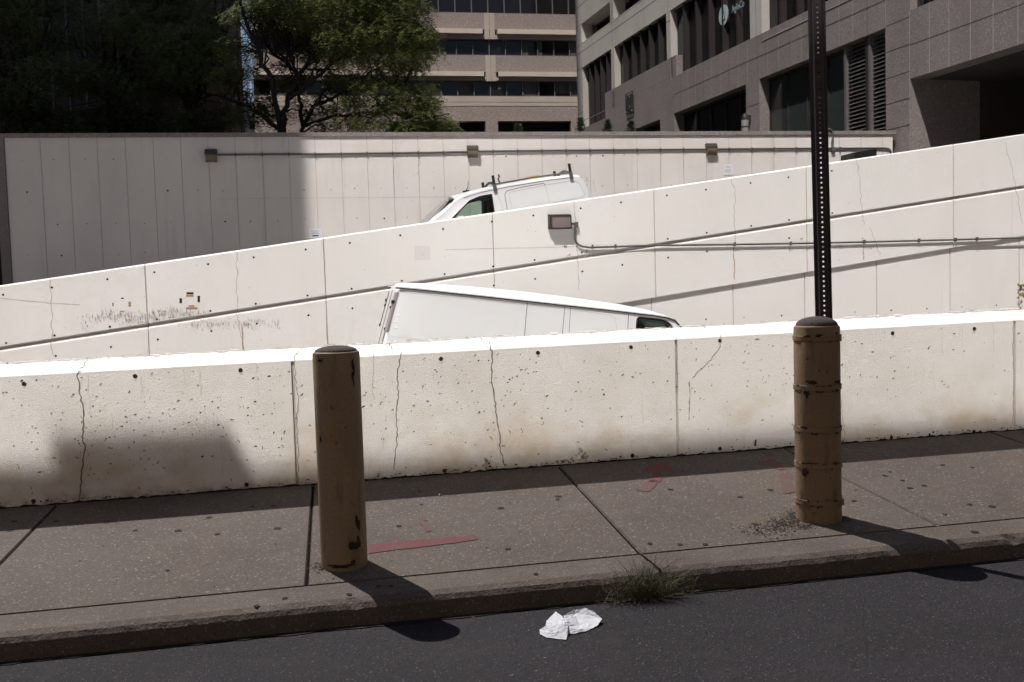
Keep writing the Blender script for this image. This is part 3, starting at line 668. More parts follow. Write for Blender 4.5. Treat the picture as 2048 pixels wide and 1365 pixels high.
for x in BE[5:-3]:
    px = x; zz = None
    for a, b in zip(P, P[1:]):
        if a.x <= px <= b.x: zz = a.z+(b.z-a.z)*(px-a.x)/(b.x-a.x)
    if zz:
        k = MB(); k.bbox(-.016, .016, -.065, -.002, -.045, .035, 'conduitd', r=.004); o = k.build('clamp', bc); o.location = Vector((px, YB, zz))-bc.location
rs = empty('vent_pipe', atY(1662, 297, YB), 'short grey pipe hooking over the granite coping right beside the dark perforated post', 'pipe')
k = MB(); k.tube([atY(x, y, YB-.075) for x, y in ((1664, 297), (1664, 285), (1666, 275), (1666, 266), (1664, 261), (1659, 258.5), (1653, 259), (1651, 262))], .025, 'conduit', n=8); shift(k, rs).build('pipe', rs, smooth=True)
k = MB(); p = atY(1664, 299, YB); k.bbox(p.x-.05, p.x+.05, YB-.09, YB-.002, p.z-.06, p.z+.05, 'conduit', r=.01); shift(k, rs).build('junction_box', rs)

def notice(cx, cy, w, h, label, lines):
    c = atY(cx, cy, YB); e = empty('notice', (c.x, YB-.012, c.z), label, 'sign')
    k = MB(); k.bbox(-w/2, w/2, -.003, .004, -h/2, h/2, 'paper', r=.0015); k.build('sheet', e)
    for z, ww, t_, kk in lines:
        x = -ww/2; k = MB()
        while x < ww/2-.003:
            l = random.uniform(.018, .05); l = min(l, ww/2-x); k.add([(x, -.0045, z-t_/2), (x+l, -.0045, z-t_/2), (x+l, -.0045, z+t_/2), (x, -.0045, z+t_/2)], [(0, 1, 2, 3)], kk); x += l+(.012 if kk == 'ink' else 0)
        k.build('text_line', e, fix=False)
notice(631, 467.5, .30, .24, 'small white notice with a black bar, just above the ramp wall top', [(.06, .2, .014, 'ink'), (.025, .13, .014, 'ink'), (-.01, .22, .014, 'ink'), (-.055, .15, .03, 'inkd')])
notice(1456, 340, .27, .27, 'small white notice on the back wall below and right of the rightmost wall lamp', [(.08, .18, .010, 'ink'), (.055, .06, .010, 'ink'), (.01, .14, .010, 'ink'), (-.015, .18, .010, 'ink'), (-.04, .18, .010, 'ink'), (-.065, .12, .010, 'ink')])
# dark hooded opening
c = atY(1728, 312, 24.2)
e = empty('vent_box', c, 'black slanted box peeping over the ramp wall before the end of the retaining wall', 'vent')
k = MB(); k.prism([(-.33, -.35), (-.33, .075), (.30, .165), (.30, -.35)], -.1, .6, 'black', axis='y'); k.build('box', e)

# ------------------------------------------------------------------ vans
def loft(mb, rings, k, cap=True):
    n = len(rings[0]); vs = [p for r_ in rings for p in r_]
    fs = [(i*n+j, i*n+(j+1) % n, (i+1)*n+(j+1) % n, (i+1)*n+j) for i in range(len(rings)-1) for j in range(n)]
    if cap: fs += [tuple(range(n-1, -1, -1)), tuple(range((len(rings)-1)*n, len(rings)*n))]
    return mb.add(vs, fs, k)
def boolean_cut(o, cutters):
    for c in cutters:
        md = o.modifiers.new('cut', 'BOOLEAN'); md.operation = 'DIFFERENCE'; md.solver = 'EXACT'; md.object = c
    dg = bpy.context.evaluated_depsgraph_get(); me = bpy.data.meshes.new_from_object(o.evaluated_get(dg))
    o.modifiers.clear(); o.data = me
    for c in cutters: bpy.data.objects.remove(c)
def rounded_poly(pts, r, seg=5):
    out = []; n = len(pts)
    for i in range(n):
        p0, p1, p2 = Vector(pts[i-1]), Vector(pts[i]), Vector(pts[(i+1) % n]); a = (p0-p1).normalized(); b = (p2-p1).normalized()
        rr = min(r, (p0-p1).length*.45, (p2-p1).length*.45); s0, s1 = p1+a*rr, p1+b*rr
        for j in range(seg+1):
            t = j/seg; out.append(tuple((1-t)**2*s0+2*t*(1-t)*p1+t*t*s1))
    return out
def wheel(e, x, y, z, r, side):
    w = empty('wheel', (x, y, z), None, None); w.parent = e
    t_ = MB(); X = lambda a, b, c_: (a, c_, b)
    t_.lathe([(r*.62, -.11), (r*.9, -.11), (r, -.08), (r, .08), (r*.9, .11), (r*.62, .11)], 'tyre', n=32, X=X); t_.build('tyre', w, smooth=True)
    q = MB(); q.lathe([(r*.62, -.10), (r*.62, .10), (r*.55, .085), (r*.2, .06), (.01, .06)], 'rim', n=24, X=X)
    q.lathe([(r*.62, .10), (r*.62, -.10), (r*.55, -.085), (r*.2, -.06), (.01, -.06)], 'rim', n=24, X=X); q.build('rim', w, smooth=True)

def ringpts(x, zb, hb, zbelt, hbelt, zdrip, hdrip, zcrown, inset=0, sh=0):
    """closed half-section mirrored; sh leans the ring: x grows by sh*(z)"""
    L = [(hb*.9, zb), (hb, zb+.08), (hbelt, zbelt-.25), (hbelt, zbelt), (hbelt*.5+hdrip*.5+.012, (zbelt+zdrip)/2), (hdrip+.004, zdrip-.10), (hdrip, zdrip-.012), (hdrip-.03, zdrip+.02), (hdrip*.86, zdrip+(zcrown-zdrip)*.55), (hdrip*.55, zdrip+(zcrown-zdrip)*.86), (hdrip*.22, zcrown)]
    R = [(y, z) for y, z in L]
    pts = [(x+sh(z) if callable(sh) else x, -y, z) for y, z in R]+[(x+sh(z) if callable(sh) else x, y, z) for y, z in reversed(R)]
    return pts
def side_of(R):
    """outer half width of a lofted body at (x, z)"""
    cols = [[Vector(p) for p in r_[1:7]] for r_ in R]
    def at(c, z):
        for a, b in zip(c, c[1:]):
            if a.z <= z <= b.z: t = (z-a.z)/max(1e-6, b.z-a.z); return a.x+(b.x-a.x)*t, -(a.y+(b.y-a.y)*t)
        q = c[-1] if z > c[-1].z else c[0]; return q.x, -q.y
    def f(x, z):
        P = sorted(at(c, z) for c in cols)
        if x <= P[0][0]: return P[0][1]
        for a, b in zip(P, P[1:]):
            if a[0] <= x <= b[0]: t = (x-a[0])/max(1e-6, b[0]-a[0]); return a[1]+(b[1]-a[1])*t
        return P[-1][1]
    return f
def scale_ring(r_, t):
    cy = 0; zs = [p[2] for p in r_]; cz = (min(zs)+max(zs))/2; hz = (max(zs)-min(zs))/2; hy = max(abs(p[1]) for p in r_)
    return [(p[0], p[1]*(hy-t)/hy, cz+(p[2]-cz)*(hz-t)/hz) for p in r_]

# ---- lower van: long white cargo van, nose down to the right.  local x forward from the rear roof edge, z = 0 at the drip rail
def lower_van():
    o_ = atY(789, 574.5, 14.4); sl = math.atan(.1403)
    e = empty('cargo_van', (o_.x, 15.30, o_.z), 'long white van without a roof rack, dented rear corner, behind the low barrier wall', 'van', rot=(0, sl, 0))
    H = .90; zb = -1.72
    rear = lambda z: -.16*max(0, -z)**.9*(1 if z > -1 else 1)
    R = []
    R.append(ringpts(.05, zb, .84, -.95, .90, -.02, .80, .03, sh=rear))
    R.append(ringpts(.09, zb, .90, -.95, .965, 0, .86, .055, sh=rear))
    R.append(ringpts(.20, zb, .93, -.95, .995, .005, .885, .085, sh=lambda z: rear(z)*.9))
    for x, cr in ((.6, .12), (1.2, .14), (1.9, .15), (2.6, .145), (3.2, .13)): R.append(ringpts(x, zb, .94, -.95, 1.0, .008, .895, cr))
    R.append(ringpts(3.6, zb, .94, -.95, 1.0, .006, .89, .115))
    R.append(ringpts(3.95, zb, .94, -.95, 1.0, 0, .875, .085))
    R.append(ringpts(4.16, zb, .94, -.95, 1.0, -.012, .85, .045, sh=lambda z: max(0, -z)*.30 if z > -.9 else .27))
    R.append(ringpts(4.24, zb, .94, -.95, .995, -.03, .81, .015, sh=lambda z: max(0, -z)*.95 if z > -.76 else .72))
    R.append(ringpts(5.10, zb, .93, -1.02, .96, -.86, .86, -.80, sh=lambda z: 0))
    R.append(ringpts(5.55, zb, .90, -1.10, .93, -.98, .84, -.93, sh=lambda z: 0))
    R.append(ringpts(5.66, zb+.1, .80, -1.2, .86, -1.08, .78, -1.03, sh=lambda z: 0))
    b = MB(); loft(b, R, 'van')
    body = b.build('body', e)
    ib = MB(); inner = [scale_ring(r_, .05) for r_ in R[1:11]]; inner = [[(p[0]-(.03 if i > 6 else 0)+(.04 if i == 0 else 0), p[1], p[2]) for p in r_] for i, r_ in enumerate(inner)]
    loft(ib, inner, 'cab'); inn = ib.build('cutter', e)
    win = [(3.65, -.042), (4.08, -.045), (4.20, -.085), (4.66, -.62), (3.65, -.62)]
    wc = MB(); wc.prism(rounded_poly(win, .07), -1.3, 1.3, 'rubber', axis='y'); wcut = wc.build('cutter', e)
    # windshield opening, cut along the slope
    wsc = MB(); wsc.prism([(4.23, -.06), (4.62, -.14), (5.3, -.72), (4.90, -.72)], -.72, .72, 'rubber', axis='y'); wscut = wsc.build('cutter', e)
    for c in (inn, wcut, wscut): c.parent = None
    body.parent = None; boolean_cut(body, [inn, wcut, wscut]); body.parent = e
    try:
        body.data.polygons.foreach_set('use_smooth', [True]*len(body.data.polygons)); body.data.set_sharp_from_angle(angle=math.radians(30))
    except Exception: pass
    side_y = side_of(R)
    def seam(pts, w, k, name, off=.003):
        for s in (-1, 1):
            q = MB()
            P_ = []
            for i in range(len(pts)-1):
                (xa, za), (xb, zb_) = pts[i], pts[i+1]; n_ = max(1, int(math.hypot(xb-xa, zb_-za)/.08))
                for j in range(n_+(1 if i == len(pts)-2 else 0)):
                    t = j/n_; x, z = xa+(xb-xa)*t, za+(zb_-za)*t; P_.append((x, s*(side_y(x, z)+off), z))
            q.ribbon(P_, w, Vector((0, -1, 0)), k); q.build(name, e, fix=False)
    drip = MB()
    for s in (-1, 1):
        P_ = [(.02, s*.875, -.012), (.14, s*.900, -.006), (.4, s*.909, -.002), (1.5, s*.912, 0), (3.2, s*.912, .0), (3.9, s*.900, -.006), (4.15, s*.875, -.018), (4.26, s*.845, -.04)]
        drip.tube(P_, .0095, 'rubber', n=6)
        drip.tube([(x, y-s*.008, z+.02) for x, y, z in P_], .008, 'van', n=6)
    drip.build('drip_rail', e, smooth=True)
    seam([(3.52, -.015), (3.55, -1.5)], .010, 'seam', 'door_seam')
    seam([(1.96, -.02), (1.95, -1.5)], .009, 'seam', 'panel_seam'); seam([(2.53, -.0), (2.51, -1.5)], .008, 'seam', 'panel_seam'); seam([(2.62, -.015), (2.64, -1.5)], .006, 'seam', 'panel_seam')
    seam([(.12, -.06), (.8, -.055), (2.0, -.05), (2.9, -.055), (3.22, -.065), (3.32, -.11), (3.36, -.3), (3.37, -1.2)], .005, 'seaml', 'panel_crease'); seam([(-.02, -.70), (.5, -.72), (1.2, -.735), (3.5, -.74)], .008, 'van', 'belt_line', off=.005)
    # dents at the rear corner
    q = MB()
    for (x, z, w, h) in ((.09, -.40, .05, .030), (.07, -.50, .055, .022), (.08, -.58, .05, .028)):
        for s in (-1,):
            vs = []; nn = 12
            for i in range(nn+1):
                for j in range(7):
                    u = i/nn*2-1; v = j/6*2-1; d_ = math.cos(u*PI/2)*math.cos(v*PI/2)
                    xx = x+u*w*1.2; zz = z+v*h+u*u*-.01; yy = side_y(xx, zz)
                    vs.append((xx, s*(yy-.003+.006*d_), zz))
            q.add(vs, [(i*7+j, (i+1)*7+j, (i+1)*7+j+1, i*7+j+1) for i in range(nn) for j in range(6)], 'van')
    q.build('dent', e, smooth=True, fix=False)
    # front door glass with black rubber frame
    for s in (-1, 1):
        o2 = rounded_poly(win, .07); i2 = rounded_poly([(3.675, -.075), (4.07, -.078), (4.14, -.115), (4.50, -.60), (3.675, -.60)], .05)
        q = MB(); n_ = len(o2); vs = [(x, s*(side_y(x, z)+.004), z) for x, z in o2]+[(x, s*(side_y(x, z)-.012), z) for x, z in i2]
        q.add(vs, [(j, (j+1) % n_, n_+(j+1) % n_, n_+j) for j in range(n_)], 'rubber'); fr = q.build('door_window', e, fix=False)
        q = MB(); q.add([(x, s*(side_y(x, z)-.012), z) for x, z in i2], [tuple(range(n_))], 'vglass'); q.build('pane', fr, fix=False)
        q = MB(); q.bbox(4.28, 4.36, s*1.0-.10 if s < 0 else 1.0, s*1.0 if s < 0 else 1.10, -.62, -.36, 'black', r=.02); q.bbox(4.24, 4.27, min(s*1.0, s*1.20), max(s*1.0, s*1.20), -.60, -.34, 'black', r=.012); q.build('side_mirror', e)
    q = MB(); q.add([(4.30, -.74, -.075), (4.30, .74, -.075), (5.0, .80, -.75), (5.0, -.80, -.75)], [(0, 1, 2, 3)], 'ws'); q.build('windshield', e, fix=False)
    for s in (-1, 1): q = MB(); q.tube([(4.27, s*.82, -.03), (4.62, s*.90, -.36), (5.05, s*.95, -.78)], .012, 'rubber', n=6); q.build('windshield_seal', e)
    # cab: bulkhead, two seats
    q = MB(); q.box(3.52, 3.56, -.84, .84, -1.6, -.03, 'cab'); q.build('bulkhead', e)
    for s in (-1, 1):
        q = MB()
        q.prism(rounded_poly([(3.62, -.72), (3.72, -.14), (3.86, -.14), (3.85, -.75), (4.3, -.80), (4.3, -.95), (3.65, -.95)], .06), s*.45-.24, s*.45+.24, 'cab', axis='y'); q.build('cab_seat', e, smooth=True)
    q = MB(); q.bbox(4.55, 4.95, -.8, .8, -1.2, -.82, 'cab', r=.05); q.build('dashboard', e)
    # rear doors and lights, seen edge-on
    rx = lambda z: .05+rear(z)
    q = MB()
    for s in (-1, 1):
        P_ = [(rx(z)-.006, s*.02, z) for z in (-.06, -.4, -.8, -1.5)]+[(rx(z)-.006, s*.74, z) for z in (-1.5, -.8, -.4, -.06)]
        q.add(P_, [tuple(range(8))], 'reardoor')
        q.tube([(rx(z)-.008, s*.012, z) for z in (-.05, -.4, -.8, -1.5)], .006, 'seam', n=5)
    q.build('rear_door', e, fix=False)
    for s in (-1, 1):
        for z in (-.30, -.62, -1.2): q = MB(); q.bbox(rx(z)-.028, rx(z)+.0, s*.76-.02, s*.76+.02, z-.022, z+.022, 'black', r=.006); q.build('door_hinge', e)
        q = MB(); Z_ = (-.07, -.2, -.35, -.5, -.64); q.add([p for z in Z_ for p in ((rx(z)-.016, s*(.735+.11*min(1, -z/.9)), z), (rx(z)+.008, s*(.845+.115*min(1, -z/.9)), z), (rx(z)+.040, s*(side_y(rx(z)+.06, z)+.004), z))], [(3*i+j, 3*i+3+j, 3*i+4+j, 3*i+1+j) for i in range(4) for j in range(2)], 'lampred'); q.box(rx(-.22)-.03, rx(-.22)+.02, s*.85-.03, s*.85+.03, -.24, -.19, 'black'); q.build('tail_strip', e, fix=False)
    for x in (.95, 4.75):
        for s in (-1, 1): wheel(e, x, s*.86, -1.74, .36, s)
    q = MB(); q.bbox(-.30, -.14, -.95, .95, -1.65, -1.45, 'black', r=.03); q.build('rear_bumper', e); q = MB(); q.bbox(5.6, 5.76, -.95, .95, -1.65, -1.42, 'black', r=.03); q.build('front_bumper', e)
    return e
lower_van()

# ---- upper van: small van with a ladder rack, nose down to the left.  local x forward (towards the left of the picture)
def upper_van():
    YS = 22.5; k_ = 1.114
    o_ = atY(995.6, 373.4, YS); sl = math.atan(.1415)
    e = empty('cargo_van', (o_.x, YS+.86, o_.z), 'small white van carrying a ladder rack, in front of the tall panelled wall', 'van')
    A_ = Matrix.Rotation(PI, 4, 'Z') @ Matrix.Rotation(sl, 4, 'Y'); e.rotation_euler = A_.to_euler()
    # local: x forward (picture left), +y faces the viewer
    c = lambda u: -u*k_
    zb = -1.62
    def rg(x, zdrip, hd, crown, sh=None, hb=.86, zbelt=-.85, bul=0):
        r_ = ringpts(x, zb, .80, zbelt, hb, zdrip, hd, crown, sh=lambda z: 0)
        return [(p[0]+(bul*(1-(p[1]/hd)**2) if p[2] > zdrip-.02 and abs(p[1]) < hd else 0), p[1], p[2]) for p in r_]
    R = [rg(-2.22, -.62, .66, -.58, hb=.78, zbelt=-.9), rg(-2.14, -.42, .72, -.37, hb=.82), rg(-2.04, -.16, .74, -.10, hb=.84), rg(-1.94, -.05, .755, .02), rg(-1.75, -.015, .76, .055), rg(-1.0, 0, .77, .085), rg(-.2, 0, .77, .085), rg(.35, -.02, .76, .065), rg(.62, -.05, .74, .035, bul=.10),
         rg(.82, -.085, .71, .0, bul=.20), rg(.96, -.15, .69, -.06, bul=.23), rg(1.30, -.375, .72, -.30, bul=.27, hb=.84), rg(1.70, -.60, .76, -.54, hb=.82, zbelt=-.8, bul=.25), rg(2.15, -.78, .72, -.72, hb=.82, zbelt=-.95), rg(2.38, -.98, .66, -.92, hb=.74, zbelt=-1.1)]
    b = MB(); loft(b, R, 'van'); body = b.build('body', e)
    ib = MB(); inner = [scale_ring(r_, .05) for r_ in R[2:13]]; inner[0] = [(p[0]+.05, p[1], p[2]) for p in inner[0]]
    loft(ib, inner, 'cab'); inn = ib.build('cutter', e)
    win = [(.14, -.135), (.42, -.14), (.68, -.20), (.92, -.37), (1.22, -.58), (1.22, -.70), (.17, -.70)]
    wc = MB(); wc.prism(rounded_poly(win, .04), -1.3, 1.3, 'rubber', axis='y'); wcut = wc.build('cutter', e)
    ws = MB(); ws.prism([(1.04, .02), (1.45, .0), (2.12, -.40), (2.05, -.585), (1.66, -.585), (.98, -.19)], -.635, .635, 'rubber', axis='y'); wscut = ws.build('cutter', e)
    for q in (inn, wcut, wscut): q.parent = None
    body.parent = None; mw_ = body.matrix_world.copy(); boolean_cut(body, [inn, wcut, wscut]); body.parent = e
    try:
        body.data.polygons.foreach_set('use_smooth', [True]*len(body.data.polygons)); body.data.set_sharp_from_angle(angle=math.radians(32))
    except Exception: pass
    sy = side_of(R)
    def seam(pts, w, kk, name, off=.004):
        for s in (-1, 1):
            q = MB(); P_ = []
            for (xa, za), (xb, zb_) in zip(pts, pts[1:]):
                for j in range(8): t = j/8; x, z = xa+(xb-xa)*t, za+(zb_-za)*t; P_.append((x, s*(sy(x, z)+off), z))
            x, z = pts[-1]; P_.append((x, s*(sy(x, z)+off), z)); q.ribbon(P_, w, Vector((0, -1, 0)), kk); q.build(name, e, fix=False)
    seam([(.04, -.10), (-.01, -.3), (-.04, -.7)], .010, 'seaml', 'door_seam')
    seam([(-.13, -.55), (-.14, -.2), (-.20, -.125), (-.6, -.095), (-1.08, -.085), (-1.12, -.14)], .012, 'seam', 'slider_seam')
    seam([(-.25, -.55), (-.23, -.24), (-.28, -.17), (-1.1, -.13), (-1.14, -.55)], .009, 'seaml', 'panel_crease'); seam([(-1.14, -.13), (-1.8, -.13), (-1.92, -.22), (-2.0, -.5), (-1.9, -.545), (-1.2, -.56)], .012, 'seaml', 'panel_crease')
    seam([(.80, -.13), (.55, -.09), (.3, -.06), (-.3, -.04), (-1.2, -.035), (-1.8, -.055)], .012, 'seam', 'roof_channel')
    for s in (-1, 1):
        o2 = rounded_poly(win, .04); i2 = rounded_poly([(.17, -.16), (.42, -.165), (.67, -.225), (.90, -.39), (1.10, -.56), (1.10, -.68), (.19, -.68)], .03)
        n_ = len(o2); q = MB(); q.add([(x, s*(sy(x, z)+.003), z) for x, z in o2]+[(x, s*(sy(x, z)-.012), z) for x, z in i2], [(j, (j+1) % n_, n_+(j+1) % n_, n_+j) for j in range(n_)], 'rubber'); fr = q.build('door_window', e, fix=False)
        q = MB(); q.add([(x, s*(sy(x, z)-.012), z) for x, z in i2], [tuple(range(n_))], 'vglass'); q.build('pane', fr, fix=False)
        q = MB(); q.bbox(.92, 1.06, s*.88 if s > 0 else s*1.08, s*1.08 if s > 0 else s*.88, -.72, -.53, 'van', r=.03); q.build('side_mirror', e, smooth=True)
    q = MB(); n_ = 10
    for i in range(n_+1):
        y = -.655+1.31*i/n_; B = 1-(y/.72)**2
        for (x, z, bl, cr) in ((1.00, -.135, .24, .075), (1.30, -.345, .27, .07), (1.68, -.575, .25, .055)): q.v.append((x+bl*B-.015, y, z-.02+cr*B))
    for i in range(n_):
        for j in range(2): q.f.append((3*i+j, 3*i+3+j, 3*i+4+j, 3*i+1+j)); q.m.append(q.mi('ws'))
    q.build('windshield', e, smooth=True, fix=False)
    q = MB(); q.bbox(1.72, 2.10, -.70, .70, -.72, -.575, 'black', r=.03); q.build('wiper_cowl', e)
    # cab interior
    q = MB(); q.box(-.06, -.02, -.72, .72, -1.5, -.10, 'cab'); q.build('bulkhead', e)
    for s in (-1, 1):
        q = MB(); q.prism(rounded_poly([(.02, -.80), (.05, -.22), (.20, -.22), (.28, -.80), (.7, -.85), (.7, -1.0), (.05, -1.0)], .05), s*.38-.22, s*.38+.22, 'cab', axis='y'); q.build('cab_seat', e, smooth=True)
    q = MB(); t_ = [(1.02+.10*math.sin(a)*.4, .38+.17*math.cos(a), -.66+.17*math.sin(a)) for a in [2*PI*i/16 for i in range(17)]]; q.tube(t_, .014, 'cab', n=6); q.build('steering_wheel', e)
    # ladder rack
    rk = empty('ladder_rack', (0, 0, 0), None, None); rk.parent = e
    def bow(x, left, name):
        q = MB()
        pts = [(x+.0, y, .04+.12*(1-(y/.80)**2)) for y in [-.80+1.6*i/12 for i in range(13)]]
        q.tube(pts, .030, 'black', n=8)
        for s in (-1, 1): q.bbox(x-.04, x+.04, s*.80-.025, s*.80+.025, -.10, .07, 'rack', r=.006)
        q.build('cross_bar', rk, smooth=True)
        for s in (-1, 1):
            q = MB(); q.bbox(x-.032, x+.032, s*.78-.02, s*.78+.02, .05, .27, 'black', r=.008); q.build('end_stop', rk)
    bow(.06, 0, 'f'); bow(-1.75, 0, 'r')
    for s in (-1, 1):
        q = MB(); q.tube([(.06, s*.62, .075), (-.9, s*.62, .095), (-1.75, s*.62, .075)], .020, 'rack', n=6); q.build('side_rail', rk)
    for yy in (-.45, .45):
        q = MB(); q.tube([(-.14, yy, .02), (-.13, yy, .12), (-.11, yy, .2), (-.15, yy, .25), (-.13, yy, .30)], .017, 'black', n=6); q.build('hook', rk)
    for a_, b_, y_ in ((-1.05, -.72, .62), (-.80, -.45, -.62)):
        q = MB(); q.box(a_, b_, y_-.015, y_+.015, .106, .130, 'yellow'); q.build('strap', rk)
    q = MB(); q.tube([(.66, .35, .05), (.60, .35, .14), (.57, .35, .27)], [.010, .006, .004], 'black', n=6); q.bbox(.60, .74, .30, .40, .02, .06, 'black', r=.01); q.build('antenna', e)
    for x in (-1.65, 1.30):
        for s in (-1, 1): wheel(e, x, s*.76, -1.58, .31, s)
    q = MB(); q.bbox(2.34, 2.46, -.8, .8, -1.5, -1.25, 'van', r=.04); q.build('front_bumper', e)
    return e
upper_van()

# ------------------------------------------------------------------ right-hand office building
F0 = Vector((15.26, 25, 0)); FD = Vector((-.0857, 1, 0)).normalized(); FN = Vector((FD.y, -FD.x, 0))   # FN points into the building
ob = empty('office_building', (15.26, 25, 4.9), 'granite and limestone office building with louvres, round window sign and garage mouth', 'building')
def FX(u, w, z): p = F0+FD*u+FN*w+Vector((0, 0, z)); return tuple(p-ob.location)
def fbox(mb, u0, u1, w0, w1, z0, z1, k): return mb.box(u0, u1, w0, w1, z0, z1, k, X=FX)
def fc(x, y):
    p = onplane(x, y, FN, FN.dot(F0)); return (p-F0).dot(FD), p.z
# granite base wall, built as blocks around the openings
gw = MB(); G = 'granite'; DEP = .55
def fj(mb, u, z0, z1, w=-.003, t=.012, k='hole'): mb.add([FX(u-t, w, z0), FX(u+t, w, z0), FX(u+t, w, z1), FX(u-t, w, z1)], [(0, 1, 2, 3)], k)
def hj(mb, u0, u1, z, w=-.003, t=.010, k='hole'): mb.add([FX(u0, w, z-t), FX(u1, w, z-t), FX(u1, w, z+t), FX(u0, w, z+t)], [(0, 1, 2, 3)], k)
fbox(gw, -.52, .53, 0, DEP, -1, 9.60, G)           # pier by the garage mouth
fbox(gw, 7.46, 8.40, 0, DEP, 3, 8.11, G)
fbox(gw, .53, 14.46, .001, DEP, 8.11, 9.58, G)     # beam over the ground floor
fbox(gw, 14.46, 15.85, 0, DEP+.002, 3, 10.40, G); fbox(gw, 15.85, 18.6, 0, DEP, 8.11, 10.40, G); fbox(gw, 18.6, 22.35, 0, DEP+.001, 3, 10.40, G); fbox(gw, 22.35, 26.4, -.001, DEP-.003, 3, 9.22, G)
fbox(gw, -12, -.52, -.001, DEP, 6.52, 8.30, G); fbox(gw, -12, -4.8, 0, .5, 8.30, 11, G)
fbox(gw, -12, 7.24, -.02, -.001, 9.32, 9.335, 'lime')
for z in (8.14, 7.43, 6.72, 6.02, 5.32): hj(gw, -.52, .53, z, k='mullion')
for z in (7.40,): hj(gw, -12, -.52, z, k='mullion')
for u in (-1.29, -2.03, -2.79, -3.55, -4.33, -5.1, -5.9): fj(gw, u, 6.52, 8.3, k='lime', t=.008)
for i in range(19):
    u = 1.34+i*.69
    if u < 14.4: fj(gw, u, 8.11, 9.58, k='lime' if i % 3 else 'mullion', t=.007)
hj(gw, .53, 14.46, 8.86, k='mullion'); hj(gw, 14.64, 26.4, 9.6, k='mullion', t=.012); hj(gw, 7.46, 8.4, 7.3, k='mullion')
hj(gw, -.52, 26, 9.585, w=-.004, t=.006, k='lime')
fj(gw, -.50, 4, 8.3, k='lime', t=.008); fj(gw, .50, 8.1, 9.6, k='lime', t=.006)
gw.build('granite_base', ob, fix=False)
# limestone frame above
lm = MB(); LM = 'lime'; PD = .30
ZT1 = 12.30
for u0, u1 in ((25.55, 26.42), (20.98, 21.42), (14.62, 15.02), (7.24, 8.04), (.2, .9)):
    z0 = {25.55: 9.22, 20.98: 9.4, 14.62: 10.4, 7.24: 9.59, .2: 9.6}[u0]
    fbox(lm, u0, u1, 0, PD, z0, ZT1, LM); fbox(lm, u0, u1, 0, PD+.3, 13.55, 14.50, LM)
fbox(lm, 14.15, 14.62, .0, PD, 9.58, 10.41, G)     # short granite return below the pier
fbox(lm, -12, 26.42, -.002, .5, ZT1, 13.55, LM)
fbox(lm, -12, 26.42, -.001, .9, 14.50, 17.0, LM)
fbox(lm, 26.42, 27.0, .2, 14, 3, 17, LM)
for z in (13.10, 15.45): hj(lm, -12, 26.42, z, w=-.005, t=.014)
for z in (13.48,): hj(lm, -12, 26.42, z, w=-.005, t=.006, k='mullion')
for u in (25.9, 21.2, 14.80, 7.62): fj(lm, u, ZT1, 14.5, w=-.005, t=.010); fj(lm, u, 9.5, ZT1, w=-.005, t=.008)
for u in (24, 22.6, 19.6, 18.2, 16.8, 13, 11.5): fj(lm, u, ZT1, 13.5, w=-.005, t=.004, k='groove')
fj(lm, 26.30, 9.3, 17, w=-.005, t=.01)
for z in (10.05, 12.28, 14.5): hj(lm, 25.55, 26.42, z, w=-.006, t=.010)
hj(lm, 7.24, 8.04, 11.10, w=-.006, t=.012); hj(lm, 14.62, 15.02, 11.9, w=-.006, t=.012)
fbox(lm, -12, 26.3, 1.2, 12, 6.7, 16.9, 'dark'); fbox(lm, .6, 26.3, .62, 12, 2, 8.2, 'dark')
lm.build('limestone_frame', ob, fix=False)
# window bands: one part per bay, with its mullions and glass
def bay(u0, u1, z0, z1, n, dep=.30, key='glass', md=.22, mw_=.055, mk='mullion', mtaper=True):
    w = MB(); fbox(w, u0, u1, dep, dep+.05, z0, z1, key); o = w.build('window_band', ob)
    q = MB()
    for i in range(1 if dep == .30 else 0, n if dep == .30 else n+1):
        u = u0+(u1-u0)*i/n; fbox(q, u-mw_, u+mw_, dep-md, dep-.002, z0, z1, mk)
    fbox(q, u0, u1, dep-.10, dep-.003, z1-.07, z1-.001, mk); fbox(q, u0, u1, dep-.10, dep-.004, z0+.001, z0+.07, mk)
    q.build('mullion', o); return o
bay(21.42, 25.55, 9.22, ZT1, 5); b2 = bay(15.02, 20.98, 10.40, ZT1, 6); b3 = bay(8.04, 14.62, 9.58, ZT1, 6); b4 = bay(.9, 7.24, 9.6, ZT1, 6)
bay(21.42, 25.55, 13.55, 14.5, 1, dep=.95, key='dark', md=.05); bay(15.02, 20.98, 13.55, 14.5, 2, dep=.9, key='dark', md=.05)
bay(-8, -.57, 8.31, 9.4, 4, dep=.35, md=.12)
# ground-floor glass
bay(8.40, 14.46, 3, 8.11, 5, dep=.5, key='glass', md=.06, mw_=.025); bay(2.75, 7.46, 3, 8.11, 4, dep=.42, key='glassg', md=.05, mw_=.015)
bay(15.85, 18.6, 3, 8.11, 2, dep=.5, key='dark', md=.04)
q = MB(); fbox(q, 17.0, 17.45, .27, .29, 10.45, 11.6, 'redc'); q.build('red_curtain', b2)
